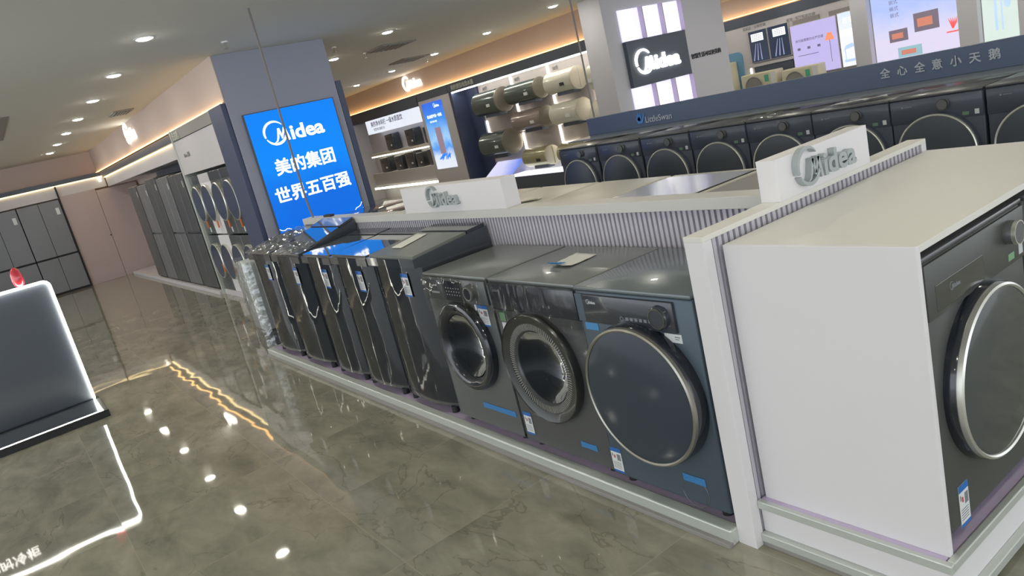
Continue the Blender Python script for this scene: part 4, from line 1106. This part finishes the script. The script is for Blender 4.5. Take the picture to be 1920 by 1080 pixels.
def purifier(x, z, w, h, lab, name='water_purifier'):
    g = empty(name, (x, HY + .25, z), lab, 'purifier', 'black water purifiers on the far shelves')
    part(MB().box(x - w / 2, x + w / 2, HY + .13, HY + .37, z + .01, z + h, .02, 3), 'housing', 'black_gloss', g, True)
    part(MB().box(x - w * .3, x + w * .3, HY + .125, HY + .135, z + h * .62, z + h * .82, .002), 'panel', 'dark_panel', g)
    part(MB().box(x + w * .1, x + w * .28, HY + .122, HY + .13, z + h * .25, z + h * .36, .002), 'label', 'label_white', g)
    part(MB().box(x - w * .42, x + w * .42, HY + .15, HY + .35, z, z + .012), 'base', 'rubber', g)
for a in ((-16.62, 1.31, .42, .44, 'black purifier on the upper shelf under the banner left part'), (-15.45, 1.31, .44, .44, 'black rounded purifier in the middle of the upper shelf'),
          (-14.62, 1.52, .2, .2, 'small grey tap unit on the upper shelf near the poster pier'), (-17.25, .76, .5, .40, 'black purifier leftmost on the lower shelf'),
          (-16.42, .76, .4, .38, 'black purifier second from left on the lower shelf'), (-15.75, .76, .48, .42, 'wide black purifier in the middle of the lower shelf'),
          (-15.25, .76, .34, .36, 'narrow black purifier right of the wide one on the lower shelf'), (-14.62, .76, .36, .40, 'black purifier rightmost on the lower shelf by the poster pier')):
    purifier(a[0], a[1] if a[1] != 1.52 else 1.31, a[2], a[3] + (.2 if a[1] == 1.52 else 0), a[4])

# ================================================================= AIR CONDITIONER WALL (y ~ 15.7)
AY = 15.7
g = empty('conditioner_display', (-8.3, AY, 0), 'far bright display wall with dark header beyond the logo column', 'cabinet')
part(MB().box(-12.2, 0.5, AY - .02, AY + .15, 2.24, 2.49, .004), 'header', 'charcoal_band', g)
part(MB().box(-12.2, 0.5, AY, AY + .15, 0, 2.24), 'back_panel', 'wall_grey', g)
part(MB().text('挂机区 · 分体空调', .09, FY(-11.2, AY - .001, 2.13), .004), 'lettering', 'print_dim', g)
part(MB().text('家用 · 客厅柜机空调', .09, FY(-9.9, AY - .001, 2.07), .004), 'lettering', 'print_dim', g)
for x0, x1 in ((-8.10, -7.72), (-5.84, -5.46), (-4.74, -4.3)):
    part(MB().box(x0, x1, AY - .25, AY, 0, 2.6, .004), 'pier', 'column_light', g)
part(MB().box(-11.2, -8.1, AY - .05, AY, 1.16, 1.24, .004), 'shelf', 'wall_grey', g)
part(MB().box(-11.14, -11.10, AY - .03, AY, .7, 1.15), 'light_strip', 'led_soft', g)
part(MB().box(-11.0, -9.85, AY - .03, AY, .95, 1.15, .003), 'dark_recess', 'charcoal_band', g)
for x0, x1 in ((-9.72, -9.0), (-8.75, -8.12)): part(MB().box(x0, x1, AY - .03, AY, 1.93, 2.06, .003), 'grey_board', 'vent_grey', g)
def screen(name, x0, x1, z0, z1, mat, lab):
    g = empty(name, ((x0 + x1) / 2, AY, z0), lab, 'screen')
    part(MB().box(x0 - .015, x1 + .015, AY - .07, AY, z0 - .015, z1 + .015, .003), 'frame', 'wall_grey', g)
    part(MB().box(x0, x1, AY - .076, AY - .07, z0, z1), 'picture', mat, g)
    return g
g1 = screen('wall_screen', -11.0, -10.46, 1.28, 2.06, grad_emit('scr_a', 2, 1.28, 2.06, [(0, (60, 68, 84)), (.55, (90, 100, 130)), (.8, (45, 50, 60)), (1, (36, 40, 48))], .9), 'dark screen with grille and light rays, left of the pair')
g2 = screen('wall_screen', -10.42, -9.84, 1.28, 2.06, grad_emit('scr_b', 2, 1.28, 2.06, [(0, (54, 62, 80)), (.55, (80, 92, 125)), (.8, (52, 60, 62)), (1, (40, 44, 52))], .9), 'dark screen with grille and light rays, right of the pair')
for gg, xa in ((g1, -10.93), (g2, -10.28)):
    t = MB().box(xa, xa + .36, AY - .08, AY - .076, 1.80, 1.99); part(t, 'pictured_grille', 'screen_white', gg)
    t = MB()
    for k in range(4): t.box(xa + .02, xa + .35, AY - .083, AY - .08, 1.83 + .04 * k, 1.84 + .04 * k)
    part(t, 'grille_lines', 'label_print', gg)
    t = MB()
    for k in range(3): t.stroke([(xa + .12 + .06 * k, 1.74), (xa + .0 + .12 * k, 1.32)], [.012, .035], 0, .003, FY(0, AY - .076, 0))
    part(t, 'light_rays', M('ray_blue', (150, 160, 200), .4, emit=(120, 132, 175), es=.8), gg)
g3 = screen('wall_screen', -9.78, -8.58, 0.72, 1.93, grad_emit('scr_c', 0, -9.8, -8.5, [(0, (232, 224, 249)), (.4, (218, 210, 249)), (.75, (180, 174, 246)), (1, (200, 190, 240))], 1.0), 'lilac screen picturing a lamp, right of the dark pair')
t = MB().text('你可能需要的全屋空调', .075, FY(-9.68, AY - .076, 1.52), .002, bold=.001)
for k in range(3): t.box(-9.65 + .27 * k, -9.57 + .27 * k, AY - .078, AY - .076, 1.32, 1.38)
t.box(-9.65, -9.1, AY - .078, AY - .076, 1.18, 1.195)
part(t, 'lettering', M('lilac_print', (120, 110, 140), .5, emit=(120, 110, 150), es=.5), g3)
part(MB().prism([(-.12, 0), (.12, 0), (.07, .17), (-.05, .17)], 0, .003, FY(-8.78, AY - .076, 1.42)), 'pictured_lampshade', M('pic_orange', (230, 130, 90), .4, emit=(232, 140, 110), es=.9), g3)
part(MB().box(-8.785, -8.775, AY - .079, AY - .076, .9, 1.42), 'pictured_pole', 'print_dim', g3)
g4 = screen('wall_screen', -8.52, -8.14, 0.72, 1.95, grad_emit('scr_d', 2, .72, 1.95, [(0, (250, 252, 255)), (.5, (225, 240, 255)), (.72, (120, 165, 240)), (1, (70, 110, 235))], 1.0), 'blue and white narrow screen beside the grey pier')
part(MB().text('打造', .13, FY(-8.40, AY - .076, 1.72), .002, bold=.003), 'lettering', 'screen_white', g4)
part(MB().box(-8.5, -8.14, AY - .08, AY - .076, 1.42, 1.56), 'pictured_unit', 'screen_white', g4)
t = MB(); t.prism([(0, 0), (.3, .06), (.22, .14), (.06, .1)], 0, .003, FY(-8.46, AY - .076, 1.1)); t.box(-8.46, -8.2, AY - .079, AY - .076, .82, .88); t.box(-8.43, -8.41, AY - .079, AY - .076, .88, 1.1)
part(t, 'pictured_table', M('pic_pale', (170, 195, 225), .4, emit=(170, 195, 225), es=.9), g4)
g5 = screen('wall_screen', -7.70, -5.86, 0.55, 2.6, grad_emit('scr_e', 2, .55, 2.3, [(0, (226, 218, 242)), (.15, (212, 214, 246)), (.4, (180, 198, 250)), (1, (196, 218, 252))], 1.05), 'large pale screen picturing ovens in a kitchen')
def pic_oven(g, x0, x1, z0, z1, frame, win, nm):
    f_ = part(MB().box(x0, x1, AY - .082, AY - .076, z0, z1, .001), nm, frame, g)
    kid(MB().box(x0 + .14 * (x1 - x0), x1 - .25 * (x1 - x0), AY - .085, AY - .082, z0 + .25 * (z1 - z0), z1 - .3 * (z1 - z0)), 'window', win, f_, g)
M('pic_steel', (120, 112, 125), .4, emit=(125, 112, 128), es=.6); M('pic_food', (190, 120, 100), .4, emit=(196, 128, 110), es=.8); M('pic_aqua', (140, 175, 185), .4, emit=(140, 178, 192), es=.8)
pic_oven(g5, -7.36, -6.95, 1.04, 1.30, 'pic_steel', 'pic_food', 'pictured_small_oven')
pic_oven(g5, -6.80, -6.28, 1.16, 1.55, 'pic_steel', 'pic_food', 'pictured_built_in_oven')
pic_oven(g5, -7.20, -6.68, 0.68, 0.90, 'pic_aqua', 'pic_food', 'pictured_steam_oven')
t = MB()
for r in range(4): t.text('嵌式', .1, FY(-7.30, AY - .076, 2.0 - .14 * r), .002)
part(t, 'lettering', 'lilac_print', g5)
t = MB()
for k in range(5): t.stroke([(-6.02, 1.08), (-6.06 + .03 * k, 1.2), (-6.10 + .045 * k, 1.3)], [.03, .03, .005], 0, .003, FY(0, AY - .076, 0))
t.box(-6.15, -5.88, AY - .079, AY - .076, 1.0, 1.03)
part(t, 'pictured_plant', M('pic_red', (235, 90, 90), .4, emit=(240, 100, 100), es=.9), g5)
g6 = screen('wall_screen', -5.44, -4.78, 0.55, 2.6, grad_emit('scr_f', 0, -5.44, -4.78, [(0, (205, 235, 222)), (.3, (190, 225, 220)), (.6, (165, 225, 195)), (1, (225, 240, 232))], 1.0), 'pale green screen at the right edge of the far wall')
t = MB().box(-5.22, -5.17, AY - .08, AY - .076, .85, 1.8); t.box(-5.10, -5.07, AY - .08, AY - .076, .85, 1.8); t.prism([(.06 * math.cos(a * .4), .09 * math.sin(a * .4)) for a in range(16)], 0, .003, FY(-4.98, AY - .076, 1.35))
part(t, 'pictured_glassware', 'pic_pale', g6)
# light blue rounded board and indoor tower unit
o = MB().prism([(-.42, 0), (.42, 0), (.42, .84)] + [(.42 - .14 + .14 * math.cos(a * math.pi / 16), .84 + .14 * math.sin(a * math.pi / 16)) for a in range(1, 9)] + [(-.42, .98)], 0, .04, FY(-11.75, AY, .66)).build('rounded_board', M('board_blue', (110, 160, 195), .5))
tag(o, 'light blue board with a rounded corner behind the tall cream unit', 'panel')
g = empty('floor_air_conditioner', (-11.75, AY - .2, 0), 'tall cream floor-standing air conditioner in front of the blue board', 'air conditioner')
part(MB().box(-11.98, -11.50, AY - .35, AY - .05, 0.02, 1.42, .03, 3), 'cabinet', M('ac_cream', (212, 206, 178), .4), g, True)
part(MB().box(-11.9, -11.56, AY - .36, AY - .345, 0.9, 1.3, .004), 'outlet', M('ac_cream2', (190, 184, 158), .5), g)
part(MB().box(-11.95, -11.55, AY - .33, AY - .07, 0, .03), 'base', 'rubber', g)
def outdoor(x0, x1, z1, lab):
    g = empty('outdoor_unit', ((x0 + x1) / 2, AY - .4, 0), lab, 'air conditioner', 'cream outdoor units below the screens')
    z0 = z1 - .62
    part(MB().box(x0, x1, AY - .6, AY - .25, z0, z1, .03, 3), 'casing', 'ac_cream', g, True)
    cx = x0 + .36 * (x1 - x0)
    part(MB().lathe([(0, 0), (.24, 0), (.26, -.02), (.28, 0)], (cx, AY - .602, z0 + .28), 'y', 36), 'fan_grille', 'vent_grey', g, True)
    part(MB().box(x1 - .34, x1 - .22, AY - .606, AY - .6, z1 - .25, z1 - .08), 'green_label', M('label_green', (90, 180, 150), .5), g)
    part(MB().box(x1 - .16, x1 - .02, AY - .606, AY - .6, z1 - .35, z1 - .04), 'white_label', 'label_white', g)
    for sx in (x0 + .1, x1 - .1): part(MB().box(sx - .03, sx + .03, AY - .6, AY - .25, z0 - .06, z0), 'foot', 'rubber', g)
    part(MB().box(x0, x1, AY - .6, AY - .25, 0, z0 - .06, .004), 'stand', 'wall_grey', g)
outdoor(-11.05, -10.0, 1.02, 'cream outdoor unit with green label below the dark screen pair')
outdoor(-9.85, -8.85, 0.95, 'cream outdoor unit with lit round fan below the lilac screen')

# ================================================================= LED FRAME DISPLAYS
def led_display(lab, mirror=False):
    """panel faces +X; its right-hand end at local y=0, runs towards -y"""
    g = empty('lit_display_stand', (0, 0, 0), lab, 'display stand', 'dark display stands outlined in white light')
    Wd, H = 1.9, 1.20
    part(MB().box(-0.66, -0.60, -Wd, 0, 0.05, H, 0.02, 3), 'back_board', M('display_board', (66, 72, 82), 0.4), g, True)
    part(MB().box(-0.70, 0.03, -Wd, 0.03, 0.0, 0.046, 0.003), 'base', 'rubber', g)
    part(MB().box(-0.60, 0.0, -Wd + .02, -0.02, 0.046, 0.052, 0.001), 'glossy_deck', 'black_gloss', g)
    part(MB().box(0.006, 0.03, -Wd, 0.03, 0.046, 0.060, .001), 'front_lip', 'rubber', g)
    r = 0.05; w = .012
    pts = [(-Wd + .02, .06), (-Wd + .02, H - r)] + [(-Wd + .02 + r - r * math.cos(a), H - .01 - r + r * math.sin(a)) for a in [i * math.pi / 12 for i in range(1, 7)]]
    pts += [(-.01 - r + r * math.sin(a), H - .01 - r + r * math.cos(a)) for a in [i * math.pi / 12 for i in range(0, 7)]] + [(-.01, .06)]
    m = MB(); m.stroke(pts, [.022] * len(pts), 0, .022, lambda a, b_, h: (-0.60 + h, a, b_))
    part(m, 'led_outline', 'led_white', g)
    part(MB().box(-0.012, .004, -Wd + .02, -0.006, .050, .063), 'led_edge', 'led_white', g)
    part(MB().box(-0.60, -0.008, -0.018, -0.006, .048, .055), 'led_edge', 'led_white', g)
    part(MB().text('零度保鲜 实时冷柜', .10, lambda a, b_, h: (-0.60 + h, -1.66 + a, 1.02 + b_), .006, bold=.002), 'lettering', 'led_logo', g)
    part(MB().box(-.601, -.595, -.66, -.62, .93, .95), 'small_mark', 'print_light', g)
    return g
d1 = led_display('dark display stand outlined by a glowing white line at the left edge'); d1.location = (-5.40, -1.455, 0)
o = MB().lathe([(0, 0), (.026, .0), (.040, .02), (.046, .06), (.042, .11), (.030, .15), (.012, .168), (0, .17)], (-6.03, -1.67, 1.201), 'z', 24).build('red_balloon', 'red_plastic', smooth=True)
tag(o, 'small shiny red plastic ornament standing on the dark lit display stand', 'ornament')
